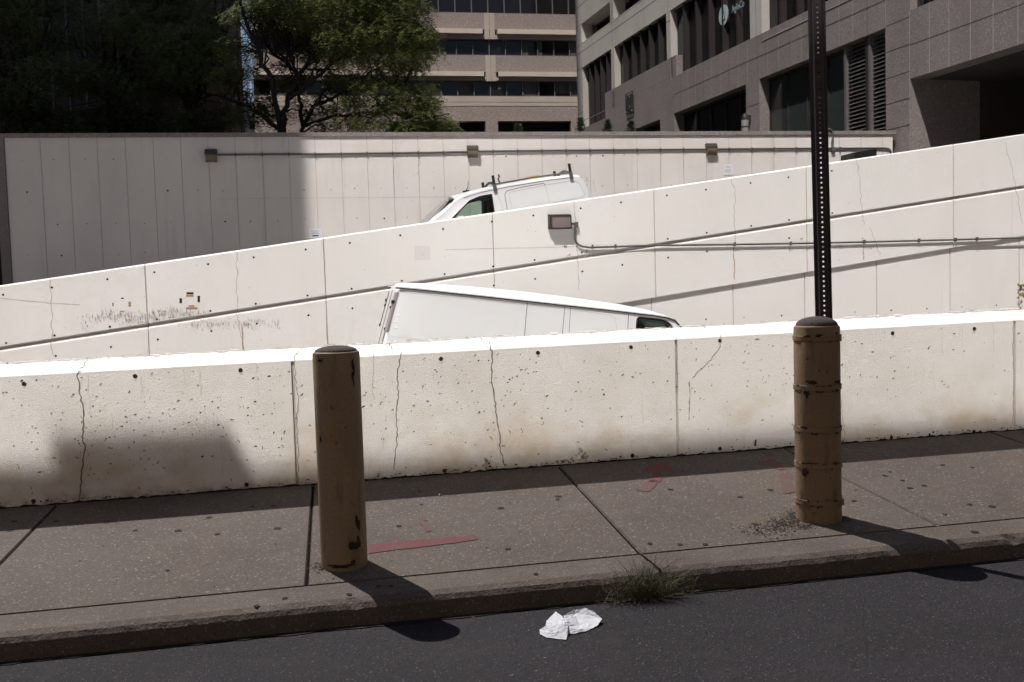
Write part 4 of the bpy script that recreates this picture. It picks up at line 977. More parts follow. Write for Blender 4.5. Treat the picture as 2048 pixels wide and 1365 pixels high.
# inner sunlit blinds seen in the glass
# louvred vents
for u0, u1 in ((.62, 1.36), (1.60, 2.55)):
    q = MB(); n_ = 26
    for i in range(n_):
        z = 5.1+(8.08-5.1)*i/n_
        P = [FX(u0, .18, z), FX(u1, .18, z), FX(u1, .30, z+.085), FX(u0, .30, z+.085), FX(u0, .19, z-.012), FX(u1, .19, z-.012), FX(u1, .31, z+.073), FX(u0, .31, z+.073)]
        q.add(P, [(0, 1, 2, 3), (7, 6, 5, 4), (0, 4, 5, 1), (3, 2, 6, 7)], 'mullionl')
    fbox(q, u0, u1, .36, .40, 4, 8.1, 'dark')
    lv = q.build('louvre', ob, fix=False)
    q = MB()
    for a, b in ((u0-.12, u0), (u1, u1+.10)): fbox(q, a, b, .10, .34, 4, 8.1, 'mullionl' if a > u0-.01 else 'mullion')
    q.build('louvre_frame', lv)
# garage mouth: soffit, side wall and deep interior
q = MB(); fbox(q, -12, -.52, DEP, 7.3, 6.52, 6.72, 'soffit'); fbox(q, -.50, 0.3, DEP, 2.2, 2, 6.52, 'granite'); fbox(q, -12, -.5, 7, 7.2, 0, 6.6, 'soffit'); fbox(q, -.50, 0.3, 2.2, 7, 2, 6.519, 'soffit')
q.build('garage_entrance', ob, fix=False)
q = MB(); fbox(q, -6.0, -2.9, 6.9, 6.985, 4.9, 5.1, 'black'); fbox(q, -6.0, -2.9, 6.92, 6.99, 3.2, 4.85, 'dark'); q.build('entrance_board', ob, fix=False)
# round sign film and lettering inside the third bay
q = MB(); cu, cz, rr = 10.185, 10.97, .365
vs = [FX(cu+rr*math.cos(2*PI*i/40), .10, cz+rr*math.sin(2*PI*i/40)) for i in range(40)]+[FX(cu+rr*math.cos(2*PI*i/40), .112, cz+rr*math.sin(2*PI*i/40)) for i in range(40)]
q.add(vs, [tuple(range(40))]+[(i, (i+1) % 40, 40+(i+1) % 40, 40+i) for i in range(40)], 'teal')
T = lambda a, b: FX(cu-a, .094, cz+b)   # a towards the right of the picture
q.add([T(-.15, -.22), T(.0, .25), T(.15, -.22)], [(0, 1, 2)], 'mullion'); q.add([tuple(Vector(T(a_, b_))+Vector(FX(0, -.004, 0))-Vector(FX(0, 0, 0))) for a_, b_ in ((-.035, -.15), (.02, .08), (.09, -.15))], [(0, 1, 2)], 'teal')
q.build('round_sign', ob, fix=False)
def text_mesh(s, size, k, X, name, parent, ext=.004):
    cu_ = bpy.data.curves.new(name, 'FONT'); cu_.body = s; cu_.size = size; cu_.extrude = ext; cu_.align_x = 'LEFT'
    o = bpy.data.objects.new(name, cu_); COL.objects.link(o); dg = bpy.context.evaluated_depsgraph_get(); me = bpy.data.meshes.new_from_object(o.evaluated_get(dg))
    bpy.data.objects.remove(o)
    for v in me.vertices: v.co = Vector(X(v.co.x, v.co.y, v.co.z))
    me.materials.clear(); me.materials.append(M[k]); o = bpy.data.objects.new(name, me); COL.objects.link(o); o.parent = parent; return o
text_mesh('AgileCo', .36, 'letter', lambda a, b, c: FX(9.50-a*.78, .08-c, 10.86+b), 'lettering', ob)
# small framed sign on the granite, with bright fixings
q = MB()
u0, u1, z0, z1 = 18.62, 19.48, 8.9, 9.82
for a in ((u0, u1, z1-.03, z1), (u0, u1, z0, z0+.03), (u0, u0+.03, z0, z1), (u1-.03, u1, z0, z1)): fbox(q, a[0], a[1], -.10, -.06, a[2], a[3], 'mullion')
fbox(q, 18.72, 19.38, -.07, -.03, 9.0, 9.72, 'mullion')
for u, z in ((18.95, 9.62), (19.0, 9.2), (19.42, 9.0), (19.28, 8.98), (18.7, 8.97)): q.add([FX(u-.022, -.11, z-.03), FX(u+.022, -.11, z-.03), FX(u+.022, -.11, z+.03), FX(u-.022, -.11, z+.03)], [(0, 1, 2, 3)], 'paper')
q.build('framed_plaque', ob, fix=False)
# cylindrical sconce on the pier
sc = empty('wall_sconce', tuple(Vector(FX(8.12, -.2, 6.4))+ob.location), 'small grey cylinder wall light on the granite pier above the coping', 'lamp')
q = MB(); q.lathe([(.02, 0), (.13, .0), (.13, .42), (.02, .42)], 'frame', n=20); q.build('shade', sc, smooth=True)
q = MB(); q.lathe([(.135, .16), (.14, .17), (.14, .2), (.135, .21)], 'mullion', n=20); q.lathe([(.11, .42), (.11, .56), (.06, .64), (.02, .66)], 'mullion', n=20); q.build('lamp_cap', sc, smooth=True)
q = MB(); q.bbox(.02, .22, -.04, .04, .35, .6, 'mullion', r=.01); q.build('bracket', sc)

# ------------------------------------------------------------------ far office building behind the terrace
YA = 80.0
fb = empty('office_building', (12, YA, 4.9), 'brown aggregate office block with long horizontal ribbon windows behind the sunlit tree', 'building')
X0, X1 = -5.4, 34.0
def ab(mb, x0, x1, y0, y1, z0, z1, k): return mb.box(x0-12, x1-12, y0-YA, y1-YA, z0-4.9, z1-4.9, k)
wl_ = MB()
for z0, z1 in ((21.55, 22.85), (18.20, 19.52), (14.32, 15.50), (25.0, 27.0)): ab(wl_, X0, X1, YA, YA+.8, z0, z1, 'granitef')
ab(wl_, X0, X1, YA+.9, YA+14, 4, 27.5, 'dark')
xp = 13.17
for x0, x1 in ((X0, 5.0), (12.62, 13.62), (19.68, 22.6), (31, X1)): ab(wl_, x0, x1, YA+.001, YA+.8, 5, 14.32, 'granitef')
wl_.build('wall_panels', fb, fix=False)
bd = MB()
for z0, z1 in ((15.52, 15.80), (15.83, 16.28)): ab(bd, X0, X1, YA-.03, YA+.5, z0, z1, 'limef')
for zt, zb_ in ((21.53, 20.83), (18.18, 17.56)):
    for x0, x1 in ((X0, -.9), (-.1, 12.55), (13.75, 27.2), (27.9, X1)):
        # sunshade sill: a proud slab with a slot beneath
        bd.prism([(YA-.45-YA, zt-.38-4.9), (YA-.38-YA, zt-4.9), (0, zt-4.9), (0, zt-.38-4.9)], x0-12, x1-12, 'limef')
    ab(bd, X0, X1, YA+.02, YA+.4, zb_, zt-.382, 'limef')
for x in (-.5, xp, 27.55):
    for z0, z1 in ((16.29, 18.2), (19.53, 21.56), (22.86, 25)): pass
    for z0, z1 in ((18.19, 19.53), (21.54, 22.86), (17.5, 18.18), (20.8, 21.53)): ab(bd, x-.42, x-.015, YA-.035, YA+.3, z0, z1, 'limef'); ab(bd, x+.015, x+.42, YA-.035, YA+.3, z0, z1, 'limef')
bd.build('stone_band', fb, fix=False)
random.seed(77)
for fi, (z0, z1) in enumerate(((16.30, 17.56), (19.54, 20.83), (22.87, 25.0))):
    q = MB(); x = X0; i = 0; q0 = []
    while x < X1:
        k = 'glass'
        if fi == 1 and random.random() < .45: q0.append((x, x+random.choice((.35, .5, 1.33))))
        if fi == 0 and random.random() < .75: q0.append((x, x+1.33))
        x += 1.3275
    ab(q, X0, X1, YA+.35, YA+.40, z0, z1, 'glass'); w = q.build('ribbon_window', fb)
    for a, b in q0:
        q = MB(); ab(q, a+.05, b-.02, YA+.33, YA+.345, z0+(random.choice((0, 0, .3, .6)) if fi == 0 else 0), z1-.02, 'curtain')
        q.build('blind', w)
    q = MB(); x = 6.49-1.3275*9
    while x < X1: ab(q, x-.035, x+.035, YA+.20, YA+.34, z0, z1, 'mullionl'); x += 1.3275
    ab(q, X0, X1, YA+.15, YA+.34, z0-.001, z0+.05, 'mullionl'); ab(q, X0, X1, YA+.15, YA+.34, z1-.05, z1+.001, 'mullionl'); q.build('mullion', w)

# ------------------------------------------------------------------ shaded buildings on the left
YC = 42
b = empty('brick_building', (-9, YC+4, 4.9), 'dark brown brick apartment block with small framed windows in shade behind the trees', 'building')
xl = atY(268, 100, YC+4).x; xr = atY(474, 100, YC+14).x
q = MB(); q.box(xl+9, xr+9, 0, 10, -2, 33, 'brick'); q.build('wall', b)
for (x0, y0, x1, y1) in ((286, 17, 307, 34), (329, 17, 351, 34), (286, 100, 307, 117), (329, 100, 351, 117), (395, 17, 412, 34), (395, 100, 412, 117), (286, 175, 307, 192), (340, 175, 361, 192)):
    a, c = atY(x0, y1, YC+4), atY(x1, y0, YC+4); f = MB(); f.box(a.x+9, c.x+9, -.08, -.02, a.z-4.9, c.z-4.9, 'frame'); o = f.build('window', b)
    f = MB(); f.box(a.x+9+.06, c.x+9-.06, -.10, -.082, a.z-4.9+.06, c.z-4.9-.05, 'glass'); f.build('pane', o)
b = empty('glass_building', (-16, YC, 4.9), 'black gridded curtain wall building in shade behind the dark trees', 'building')
xr = atY(285, 40, YC).x; xl2 = -34
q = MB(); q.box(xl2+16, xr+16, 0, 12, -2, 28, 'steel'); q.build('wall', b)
q = MB(); i = 0; x = xl2
while x < xr: q.box(x+16-.03, x+16+.03, -.12, -.003, -2, 28, 'mullionl'); x += .62
for z in (0, 3.2, 6.4, 9.6, 12.8, 16): q.box(xl2+16, xr+16, -.08, -.004, z, z+.35, 'mullion')
q.build('grid', b)
b = empty('tower_block', (-16, 60, 4.9), 'tall dark block closing the view far behind the left trees', 'building')
q = MB(); q.box(-30, atY(483, 100, 62).x+16, 0, 2, -2, 24, 'brick'); q.build('wall', b)
q = MB()
for i in range(10):
    for j in range(6): q.box(-20+i*3, -18.7+i*3, -.05, -.01, 1+j*3.6, 3+j*3.6, 'glass')
q.build('window', b)
# small bright building in the gap
wc_ = atY(505, 240, 100)
b = empty('white_building', (wc_.x, 100, 4.9), 'small bright white building glimpsed through the gap between the trees', 'building')
q = MB(); q.box(-1.6, 5.5, 0, 8, -3, wc_.z-4.9+1.6, 'wbld'); q.build('wall', b)
for x in (-1.6, .0, 1.6):
    q = MB(); q.box(x-.3, x+.3, -.05, -.01, wc_.z-4.9-.9, wc_.z-4.9-.1, 'glass'); q.build('window', b)

# ------------------------------------------------------------------ trees
def spray(V, Fc, c, n, L, wid, droop):
    """compound leaf: paired leaflets along a rachis"""
    a = random.uniform(0, 2*PI); d = Vector((math.cos(a), math.sin(a), random.uniform(-.5, .25)-droop)).normalized()
    s = d.cross(UZ).normalized(); up_l = s.cross(d)
    for i in range(n):
        p = c+d*(L*i/n)+UZ*(-droop*L*(i/n)**2); t = 1 if i % 2 else -1
        ll = wid*random.uniform(1.6, 2.6); dr = (s*t+d*.5+up_l*random.uniform(-.5, .5)).normalized(); sd = (d+up_l*random.uniform(-.5, .5)).normalized()*wid*.45
        b = len(V); V += [p-sd, p+sd, p+dr*ll+sd*.4, p+dr*ll-sd*.4]; Fc.append((b, b+1, b+2, b+3))
def tree(name, base, limbs, clumps, label, lk, sprays, group=None, seed=1, leafw=.034, L=.30):
    random.seed(seed)
    e = empty(name, base, label, 'tree', group); bp = Vector(base)
    t = MB()
    for pts, r0, r1 in limbs:
        n = len(pts); Q = []
        for i in range(n-1):
            a, b = Vector(pts[i]), Vector(pts[i+1])
            for j in range(4): q = a.lerp(b, j/4); Q.append(q+Vector((random.gauss(0, .03), random.gauss(0, .03), random.gauss(0, .02))))
        Q.append(Vector(pts[-1])); R = [r0+(r1-r0)*i/(len(Q)-1) for i in range(len(Q))]; t.tube([q-bp for q in Q], R, 'bark', n=7)
    allp = []
    for pts, r0, r1 in limbs:
        for i in range(len(pts)-1):
            a, b = Vector(pts[i]), Vector(pts[i+1]); allp += [a.lerp(b, j/5) for j in range(5)]
    for c, r in clumps:
        c = Vector(c); p = min(allp, key=lambda q: (q-c).length+max(0, q.z-c.z)*2)
        m_ = p.lerp(c, .5)+Vector((random.gauss(0, .12), random.gauss(0, .12), random.gauss(0, .1)+.08))
        t.tube([p-bp, m_-bp, c-bp], [.030, .020, .008], 'bark', n=5, cap=False)
        for k in range(5):
            q = c+Vector((random.gauss(0, r*.55), random.gauss(0, r*.55), random.gauss(0, r*.25))); t.tube([m_-bp, c.lerp(q, .4)-bp, q-bp], [.012, .008, .004], 'bark', n=4, cap=False)
    low = [p for p in allp if p.z < min(q.z for q in allp)+.62*(max(q.z for q in allp)-min(q.z for q in allp))]
    for c, r in clumps*(2 if lk == 'leaf' else 1):
        c = Vector(c)+Vector((random.gauss(0, r*.5), random.gauss(0, r*.4), random.gauss(0, r*.3))); p = min(random.sample(low, min(12, len(low))), key=lambda q: (q-c).length)
        a_ = p.lerp(c, .33)+Vector((random.gauss(0, .12), random.gauss(0, .12), .10)); b_ = p.lerp(c, .68)+Vector((random.gauss(0, .15), random.gauss(0, .12), .14))
        t.tube([p-bp, a_-bp, b_-bp, c-bp], [.024, .018, .012, .005], 'bark', n=5, cap=False)
    t.build('trunk', e, smooth=True, fix=False)
    V, Fc = [], []
    for c, r in clumps:
        c = Vector(c)-bp; ns = int(sprays*(r/.8)**2)
        for i in range(ns):
            while True:
                q = Vector((random.uniform(-1, 1), random.uniform(-1, 1), random.uniform(-1, 1)))
                if q.length < 1 and random.random() < .25+.75*q.length: break
            spray(V, Fc, c+Vector((q.x*r*1.15, q.y*r*1.15, q.z*r*.55)), random.randint(7, 11), L*random.uniform(.7, 1.2), leafw, random.uniform(.1, .7))
    me = bpy.data.meshes.new('crown'); me.from_pydata([tuple(v) for v in V], [], Fc); me.materials.append(M[lk]); me.update()
    o = bpy.data.objects.new('crown', me); COL.objects.link(o); o.parent = e
    return len(Fc)
YT = 26.9
def tp(x, y, Y=YT): return tuple(atY(x, y, Y))
# sunlit tree in the centre: several stems fanning from the planting bed
limbs = [([tp(562, 285), tp(560, 240), tp(548, 190), tp(533, 140), tp(512, 90), tp(490, 40), tp(470, -20)], .085, .035),
         ([tp(562, 270), tp(572, 210), tp(600, 150), tp(640, 90), tp(665, 30), tp(690, -30)], .075, .03),
         ([tp(604, 285, 27.3), tp(606, 240, 27.3), tp(600, 200, 27.3), tp(596, 150, 27.2), tp(575, 90, 27.1), tp(560, 20, 27.1), tp(555, -40, 26.9)], 0.065, .02),
         ([tp(606, 255, 27.3), tp(625, 215, 27.1), tp(665, 195, 26.7), tp(710, 175, 26.5), tp(770, 165, 26.3), tp(820, 170, 26.2)], .06, .02),
         ([tp(574, 205), tp(620, 160, 26.6), tp(690, 110, 26.1), tp(760, 75, 25.9), tp(820, 60, 25.7)], .06, .02),
         ([tp(612, 250, 27.3), tp(660, 235, 26.9), tp(740, 225, 26.6), tp(830, 235, 26.4), tp(880, 245, 26.4)], .045, .015),
         ([tp(560, 262), tp(530, 235, 27.2), tp(500, 215, 27.4), tp(470, 205, 27.6), tp(430, 190, 27.7)], .06, .02),
         ([tp(596, 150, 27.2), tp(540, 100, 27.5), tp(520, 40, 27.6), tp(520, -10, 27.7)], .05, .02)]
cl = []
random.seed(101)
for x, y, dY, r in ((800, 20, -1.2, .75), (760, 30, -1, .9), (700, 20, -1, .95), (640, 20, -.8, .9), (590, 10, 0, .8), (540, 15, .2, .6), (830, 75, -1.4, .55), (790, 70, -1.2, .8), (735, 70, -1.1, .85), (680, 75, -1, .7), (850, 100, -1.3, .38), (815, 115, -1.3, .5), (760, 105, -1.1, .6), (700, 110, -.8, .5), (845, 62, -1.2, .4),
                     (640, 70, .6, .6), (600, 60, .8, .55), (790, 140, -1, .35), (830, 130, -1.1, .3), (730, 170, -1, .35), (770, 180, -1, .5), (820, 190, -1, .5), (845, 178, -1, .35), (860, 205, -1.1, .42), (800, 215, -1, .5), (750, 212, -.8, .42), (700, 200, -.7, .3), (850, 235, -1, .45), (885, 248, -1, .38), (905, 255, -1, .22), (800, 250, -1, .45), (740, 250, -.8, .42), (690, 245, -.5, .35), (650, 215, -.4, .25), (645, 250, -.4, .3),
                     (535, 195, .5, .22), (480, 150, .6, .22), (455, 150, .6, .5), (460, 90, .5, .45), (480, 30, .3, .4), (530, 40, .2, .28), (560, 130, .4, .25), (515, 112, .5, .14), (530, 215, .4, .28), (560, 45, .4, .45), (620, 110, .5, .3), (650, 140, .3, .28), (590, 175, .6, .2), (690, 150, -.3, .3), (480, 225, .5, .3), (500, 100, .5, .16), (512, 140, .3, .14), (495, 185, .4, .20), (520, 210, .4, .18), (505, 60, .4, .2), (495, 20, .3, .3), (545, 60, .6, .5), (600, 95, .7, .5), (570, 160, .6, .32), (610, 150, .7, .35), (650, 110, .6, .45), (670, 170, .3, .3), (600, 200, .5, .25), (640, 190, .4, .28), (540, 235, .4, .22), (570, 225, .6, .22), (620, 230, .4, .25), (680, 215, .2, .3), (720, 235, -.2, .3), (525, 0, .4, .5), (580, -10, .4, .7), (505, 240, .5, .25), (740, 150, -.4, .4), (700, 185, -.3, .3), (720, -40, -1, 1.2), (620, -50, -.5, 1.2), (790, -40, -1, .9)):
    cl.append((tp(x, y, YT+dY), r))
n1 = tree('locust_tree', tuple(Vector(tp(575, 300))*1), limbs, cl, 'multi-stemmed green locust tree in sunlight in front of the far office block', 'leaf', 430, seed=5, leafw=.034)
# three shaded trees to the left
def dark_tree(x0, x1, Y, label, seed, dens=230):
    random.seed(seed); cx = (x0+x1)/2; base = tp(cx, 300, Y)
    limbs = [([tp(cx, 300, Y), tp(cx-5, 230, Y), tp(cx+8, 170, Y)], .17, .12)]
    for k in range(7):
        xx = x0+(x1-x0)*(k+.5)/7; limbs.append(([tp(cx+random.uniform(-8, 8), 230-random.uniform(0, 50), Y), tp((cx+xx)/2, 150+random.uniform(-30, 30), Y+random.uniform(-.6, .6)), tp(xx, 60+random.uniform(-50, 60), Y+random.uniform(-1, 1))], .09, .02))
    cl = []
    for i in range(36):
        xx = random.uniform(x0, x1); yy = random.uniform(-40, 250); cl.append((tp(xx, yy, Y+random.uniform(-1.3, 1.3)), random.uniform(.5, .85)))
    for i in range(8): cl.append((tp(random.uniform(x0, x1), random.uniform(225, 262), Y+random.uniform(-1, 1)), .5))
    tree('locust_tree', base, limbs, cl, label, 'leaf_shaded', dens, seed=seed, leafw=.034)
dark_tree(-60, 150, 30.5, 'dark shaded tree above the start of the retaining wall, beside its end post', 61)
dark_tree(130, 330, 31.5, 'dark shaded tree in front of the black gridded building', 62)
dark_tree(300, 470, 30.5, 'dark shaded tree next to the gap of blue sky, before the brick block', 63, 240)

def shrub(x, y, hpx, label, seed):
    random.seed(seed); Y = 25.75; top = atY(x, y-hpx, Y); bs = Vector((top.x, Y, 4.9)); h = top.z-4.9
    e = empty('shrub', bs, label, 'shrub'); q = MB(); q.tube([(0, 0, 0), (.02, 0, h*.5), (0, 0, h*.95)], [.02, .012, .004], 'bark', n=5); q.build('stem', e)
    q = MB()
    for i in range(340):
        t = random.random()**.8; zz = h*(.12+.88*t); rr = .36*h*(1-t)+.03; a = random.uniform(0, 2*PI); d = Vector((math.cos(a), math.sin(a), .5)).normalized()
        p = Vector((0, 0, zz-rr*.3)); r1 = rr*random.uniform(.3, 1); c = p+d*r1; s = d.cross(UZ).normalized()*.010; l = random.uniform(.06, .13)
        for k in (-1, 0, 1):
            dd = (d+s.normalized()*k*.8+Vector((0, 0, random.uniform(-.2, .6)))).normalized(); q.add([c-s, c+s, c+dd*l], [(0, 1, 2)], 'shrub')
    q.build('foliage', e, fix=False)
shrub(1161, 262, 24, 'small pointed green shrub above the coping at the corner of the limestone building', 71)
shrub(1215, 262, 20, 'small bushy shrub above the coping between the pointed one and the plaque shrub', 72)
shrub(1262, 262, 20, 'small green shrub above the coping directly below the framed plaque', 73)
shrub(1036, 264, 14, 'tiny sprig of green above the coping before the far office block doorway', 74)
shrub(790, 264, 16, 'little shrub above the coping under the right side of the sunlit tree', 75)

# ------------------------------------------------------------------ litter and weeds
def tissue():
    c = onroad(1140, 1268); e = empty('paper_napkin', (c.x, c.y, road_z(c.x, c.y)), 'crumpled white paper napkin lying on the asphalt near the kerb', 'litter')
    random.seed(14)
    # two folded lobes sharing a pinched waist: outlines measured on the road, height from the folds
    def sheet(outline, ridge, hgt, name):
        q = MB(); n = len(outline); rings = []
        cx = sum(p[0] for p in ridge)/len(ridge); cy = sum(p[1] for p in ridge)/len(ridge); m_ = 7
        P = [onroad(*p) for p in outline]; R = [onroad(*p) for p in ridge]
        vs = []
        for j in range(m_+1):
            t = j/m_
            for i in range(n):
                o = P[i]; rr = R[i % len(R)] if len(R) > 1 else R[0]
                x = o.x+(rr.x-o.x)*t; y = o.y+(rr.y-o.y)*t; z = hgt*math.sin(PI/2*t)**.8*(1+.25*math.sin(i*2.1))+random.uniform(-.003, .003)*(1 if 0 < t < 1 else .3)
                vs.append((x-e.location.x, y-e.location.y, road_z(x, y)-e.location.z+.003+z))
        q.add(vs, [(j*n+i, j*n+(i+1) % n, (j+1)*n+(i+1) % n, (j+1)*n+i) for j in range(m_) for i in range(n)]+[tuple(range(m_*n, (m_+1)*n))], 'tissue')
        return q.build(name, e, fix=False)
    return e, sheet
def tissue_simple():
    """crumpled sheet: a grid bent by folds, pinched at a waist"""
    c = onroad(1140, 1268); e = empty('paper_napkin', (c.x, c.y, road_z(c.x, c.y)), 'crumpled white paper napkin lying on the asphalt near the kerb', 'litter')
    V0 = {}
    # corner points: (px, py on the photograph, height above the road) - each lies at its own ground point
    def pt(px, py, h):
        # the ground point whose raised point at height h is seen at (px, py)
        p = onplane(px, py, Vector((-SX, .012, 1)), .055+.012*4.2+h); return Vector(p)-e.location
    import itertools
    A = dict(a=pt(1079, 1259, .010), b=pt(1080, 1269, .004), c=pt(1094, 1276, .003), d=pt(1132, 1281, .002), f=pt(1135, 1268, .012), g=pt(1125, 1249, .034), h=pt(1091, 1252, .028), i=pt(1093, 1242, .030), j=pt(1111, 1224, .038), k=pt(1121, 1230, .040), l=pt(1134, 1243, .038), m=pt(1136, 1255, .026), n=pt(1112, 1268, .016), o=pt(1100, 1262, .020))
    q = MB(); key = list(A); vs = [A[x] for x in key]; ix = {x: i for i, x in enumerate(key)}
    tr = lambda s: tuple(ix[x] for x in s)
    q.add(vs, [tr(s) for s in ('abo', 'aoh', 'bco', 'ocn', 'cdn', 'ndf', 'hog', 'ogn', 'gnf', 'hgi', 'igj', 'jgk', 'kgl', 'lgm', 'gfm')], 'tissue')
    def crumple(mb, name):
        o = mb.build(name, e, fix=False)
        bm = bmesh.new(); bm.from_mesh(o.data); bmesh.ops.subdivide_edges(bm, edges=bm.edges[:], cuts=4, use_grid_fill=True)
        for v in bm.verts: v.co += Vector((random.gauss(0, .0007), random.gauss(0, .0007), random.gauss(0, .0012)))
        for v in bm.verts: v.co.z = max(v.co.z, road_z(v.co.x+e.location.x, v.co.y+e.location.y)-e.location.z+.004)
        bm.to_mesh(o.data); bm.free()
        md = o.modifiers.new('thick', 'SOLIDIFY'); md.thickness = .0006
        return o
    random.seed(6); crumple(q, 'folded_end')
    B = dict(a=pt(1130, 1243, .034), b=pt(1127, 1232, .036), c=pt(1148, 1220, .034), d=pt(1169, 1216, .040), e=pt(1185, 1223, .034), f=pt(1204, 1238, .018), g=pt(1196, 1250, .010), h=pt(1187, 1256, .004), i=pt(1172, 1264, .002), j=pt(1150, 1268, .002), k=pt(1131, 1269, .004), l=pt(1132, 1255, .020), m=pt(1160, 1250, .006), n=pt(1182, 1247, .006), o=pt(1150, 1228, .020), p=pt(1175, 1231, .018), q=pt(1158, 1260, .010))
    q = MB(); key = list(B); vs = [B[x] for x in key]; ix = {x: i for i, x in enumerate(key)}; tr = lambda s: tuple(ix[x] for x in s)
    q.add(vs, [tr(s) for s in ('aob', 'boc', 'cod', 'odp', 'dpe', 'epf', 'pnf', 'opn', 'omn', 'aom', 'alm', 'fng', 'gnh', 'hnq', 'nmq', 'mlq', 'lkq', 'kjq', 'jqi', 'iqh')], 'tissue')
    crumple(q, 'open_sheet')
tissue_simple()

random.seed(51)
wc0 = onroad(1262, 1168); we = empty('weed_clump', (wc0.x, 4.185, road_z(wc0.x, 4.185)), 'scraggly green weed growing out of the gutter crack against the kerb', 'weed')
q = MB()
for i in range(720):
    x0 = random.gauss(.0, .075); b0 = Vector((x0, random.uniform(-.035, .012), 0)); l = random.choice((.10, .15, .20, .25, .30))*random.uniform(.6, 1.1)*(1-.9*min(.75, abs(x0)*2.4))
    lean = random.gauss(-.15 if random.random() < .5 else .25, .45)
    d = Vector((lean, random.gauss(-.12, .28), random.uniform(.55, 1.2))).normalized(); s = d.cross(Vector((random.gauss(0, 1), random.gauss(0, 1), .3))).normalized()*random.uniform(.0006, .0013)
    m_ = b0+d*l*.5; t_ = b0+d*l+Vector((lean*.04, 0, -.18*l*random.random())); k = 'straw' if random.random() < .22 or l < .06 else 'weed'
    q.add([b0-s, b0+s, m_+s*.8, m_-s*.8, t_], [(0, 1, 2, 3), (3, 2, 4)], k)
    for z in range(random.choice((0, 1, 3, 5))):
        c = b0.lerp(t_, random.uniform(.25, .95)); dd = Vector((random.gauss(0, 1), random.gauss(0, .6), random.gauss(.4, .8))).normalized(); s2 = dd.cross(UZ).normalized()*.0007
        q.add([c-s2, c+s2, c+dd*random.uniform(.008, .026)], [(0, 1, 2)], k)
q.build('weed_leaves', we, fix=False)
q = MB()
for i in range(170):
    a = random.uniform(PI*1.05, PI*1.98); r1 = random.uniform(.02, .19); c = Vector((math.cos(a)*r1*1.1+random.gauss(0, .04), math.sin(a)*r1*.45-.005, .006+random.random()*.012)); d = Vector((math.cos(a), math.sin(a)*.6, .1)).normalized(); s = d.cross(UZ).normalized()*.0011
    l = random.uniform(.015, .06); q.add([c-s, c+s, c+d*l], [(0, 1, 2)], 'straw')
q.build('dry_stalks', we, fix=False)
random.seed(52)
c = onroad(938, 1221); e = empty('leaf_sprig', (c.x, c.y, road_z(c.x, c.y)), 'tiny fallen green sprig on the asphalt between bollard and napkin', 'leaf')
q = MB(); q.tube([(-.04, 0, .006), (0, .005, .008), (.045, .003, .006)], .001, 'weed', n=4)
for i in range(16):
    x = -.04+.085*i/16; t = 1 if i % 2 else -1; p = Vector((x, .003, .008)); q.add([p, p+Vector((.006, t*.012, .003)), p+Vector((.002, t*.020, .001)), p+Vector((-.004, t*.011, .004))], [(0, 1, 2, 3)], 'weed')
q.build('leaflets', e, fix=False)
c = onwalk(879, 992); e = empty('cigarette_butt', wz(c, .003), 'small pale cigarette butt on the shaded strip of sidewalk', 'litter')
q = MB(); q.tube([(-.002, -.012, .004), (.002, .012, .004)], .0038, 'paper', n=10); q.build('filter', e, smooth=True)
c = onwalk(980, 1082); e = empty('straw_fibre', wz(c, .002), 'thin curled pale fibre on the sidewalk right of the red paint line', 'litter')
q = MB(); q.tube([(-.013, .03, .002), (-.010, .012, .003), (-.002, -.004, .004), (.012, -.018, .002)], .0009, 'straw', n=5); q.build('strand', e)
# ------------------------------------------------------------------ towers across the street that throw sunlight back (behind the camera)
TY = -2.6
tw = empty('glass_tower', (0, TY, 0), 'mirror glass tower across the street facing the ramp walls', 'building')
KX = .5217; DW = YW-TY
def mir(pts): q = MB(); q.add([(x, 0, z) for x, z in pts], [tuple(range(len(pts)))], 'mirror'); q.build('glass_skin', tw, fix=False)
S_ = lambda xw: xw-KX*DW            # tower x that lights street-wall x
Zc = lambda zw: zw+1.6667*DW
mir([(S_(-.53), Zc(.40)), (S_(1.6), Zc(.40)), (S_(1.6), 120), (S_(-.655), 120), (S_(-.655), Zc(.67))])
mir([(S_(1.6), Zc(.42)), (34, Zc(.50)), (34, 190), (S_(1.6), 190)])
mir([(S_(-1.66), Zc(.67)), (S_(-.655), Zc(.67)), (S_(-.655), 190), (S_(-1.66), 190)])
mir([(-14.9, Zc(.51)), (S_(-1.66), Zc(.51)), (S_(-1.66), 190), (-14.9, 190)])
mir([(S_(-.655), 120), (S_(1.6), 120), (S_(1.6), 190), (S_(-.655), 190)])
mir([(-19.0, Zc(.51)), (-14.9, Zc(.51)), (-14.9, 43), (-19.0, 43)])
q = MB(); q.box(-40, 40, -9, -.9, -1, 14.4, 'podium'); q.build('podium', tw)  # unseen; warm stone tint picked to bounce fill onto sidewalk and bollards
for x0, x1 in ((-100, -19.6), (34.6, 100)):
    sb = empty('sky_blocker', ((x0+x1)/2, -10, 0), 'unseen dark block added beside the mirror glass tower to cut skylight, '+('up the hill' if x0 > 0 else 'down the hill'), 'building'); q = MB(); h_ = (x1-x0)/2; q.box(-h_, h_, -15, 0, -3, 125, 'darkstone'); q.build('core', sb)  # unseen blocks, added to hold skylight off the back wall
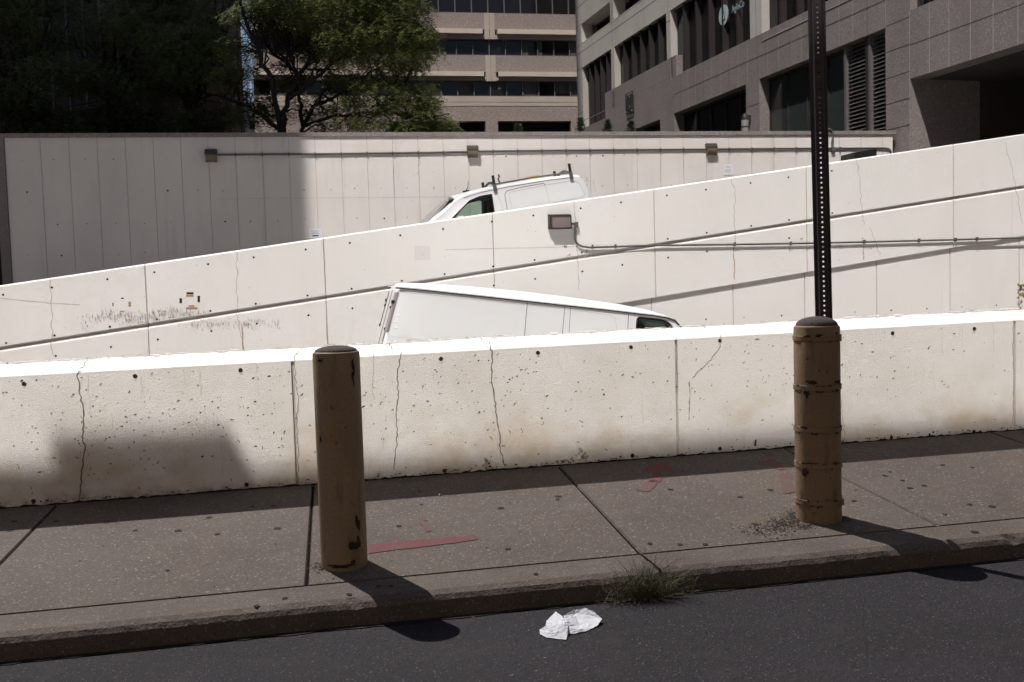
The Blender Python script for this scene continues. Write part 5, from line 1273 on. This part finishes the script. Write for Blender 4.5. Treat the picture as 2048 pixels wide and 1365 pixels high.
q = MB(); q.box(-19.3, 34.3, -6, -.05, 14.4, 43.2, 'tower'); q.box(-15.2, 34.3, -6, -.05, 43.2, 191, 'tower'); q.build('core', tw)
hr = empty('sun_blocker', (-24, 110, 4.9), 'unseen tall stone block added beyond the brick block to shade the granite office facade', 'building')  # unseen, added to keep direct sun off the right-hand facade
q = MB(); q.box(-14, 13.4, 0, 12, -2, 155, 'tower'); q.build('core', hr)
tw_reflector = empty('glass_tower', (-40, -30, 0), 'unseen mirror glass tower added further back to throw sun on the far office block', 'building')  # added reflector out of view, sends sun onto the far office block
q = MB(); q.add([(-34, 0, 175), (9, 0, 175), (9, 0, 300), (-34, 0, 300)], [(0, 1, 2, 3)], 'mirror'); q.build('glass_skin', tw_reflector, fix=False)
q = MB(); q.box(-34, 9, -20, -.05, 0, 300, 'tower'); q.build('core', tw_reflector)

# ------------------------------------------------------------------ light
sun_dir = Vector((-.36, .69, 1.15)).normalized()
l = bpy.data.lights.new('sun', 'SUN'); l.energy = 4.5; l.angle = math.radians(.35); l.color = (1, .972, .940)
so = bpy.data.objects.new('sun', l); COL.objects.link(so); so.rotation_euler = sun_dir.to_track_quat('Z', 'Y').to_euler(); so.location = (0, 0, 60)
w = bpy.data.worlds.new('World'); S.world = w; w.use_nodes = True; nt = w.node_tree
sk = nt.nodes.new('ShaderNodeTexSky'); sk.sky_type = 'NISHITA'; sk.sun_disc = False
sk.sun_elevation = math.asin(sun_dir.z); sk.sun_rotation = math.atan2(sun_dir.x, sun_dir.y); sk.dust_density = 0.6
bg = nt.nodes['Background']; bg.inputs[1].default_value = .052
nt.links.new(sk.outputs[0], bg.inputs[0])
S.view_settings.view_transform = 'Standard'; S.view_settings.look = 'None'; S.view_settings.exposure = .02; S.view_settings.gamma = 1
S.render.engine = 'CYCLES'
c = S.cycles
c.use_denoising = True; c.use_guiding = True; c.use_surface_guiding = True; c.blur_glossy = 0.0; c.caustics_reflective = True
c.max_bounces = 7; c.diffuse_bounces = 3; c.glossy_bounces = 4; c.transmission_bounces = 6; c.transparent_max_bounces = 10; c.sample_clamp_indirect = 12
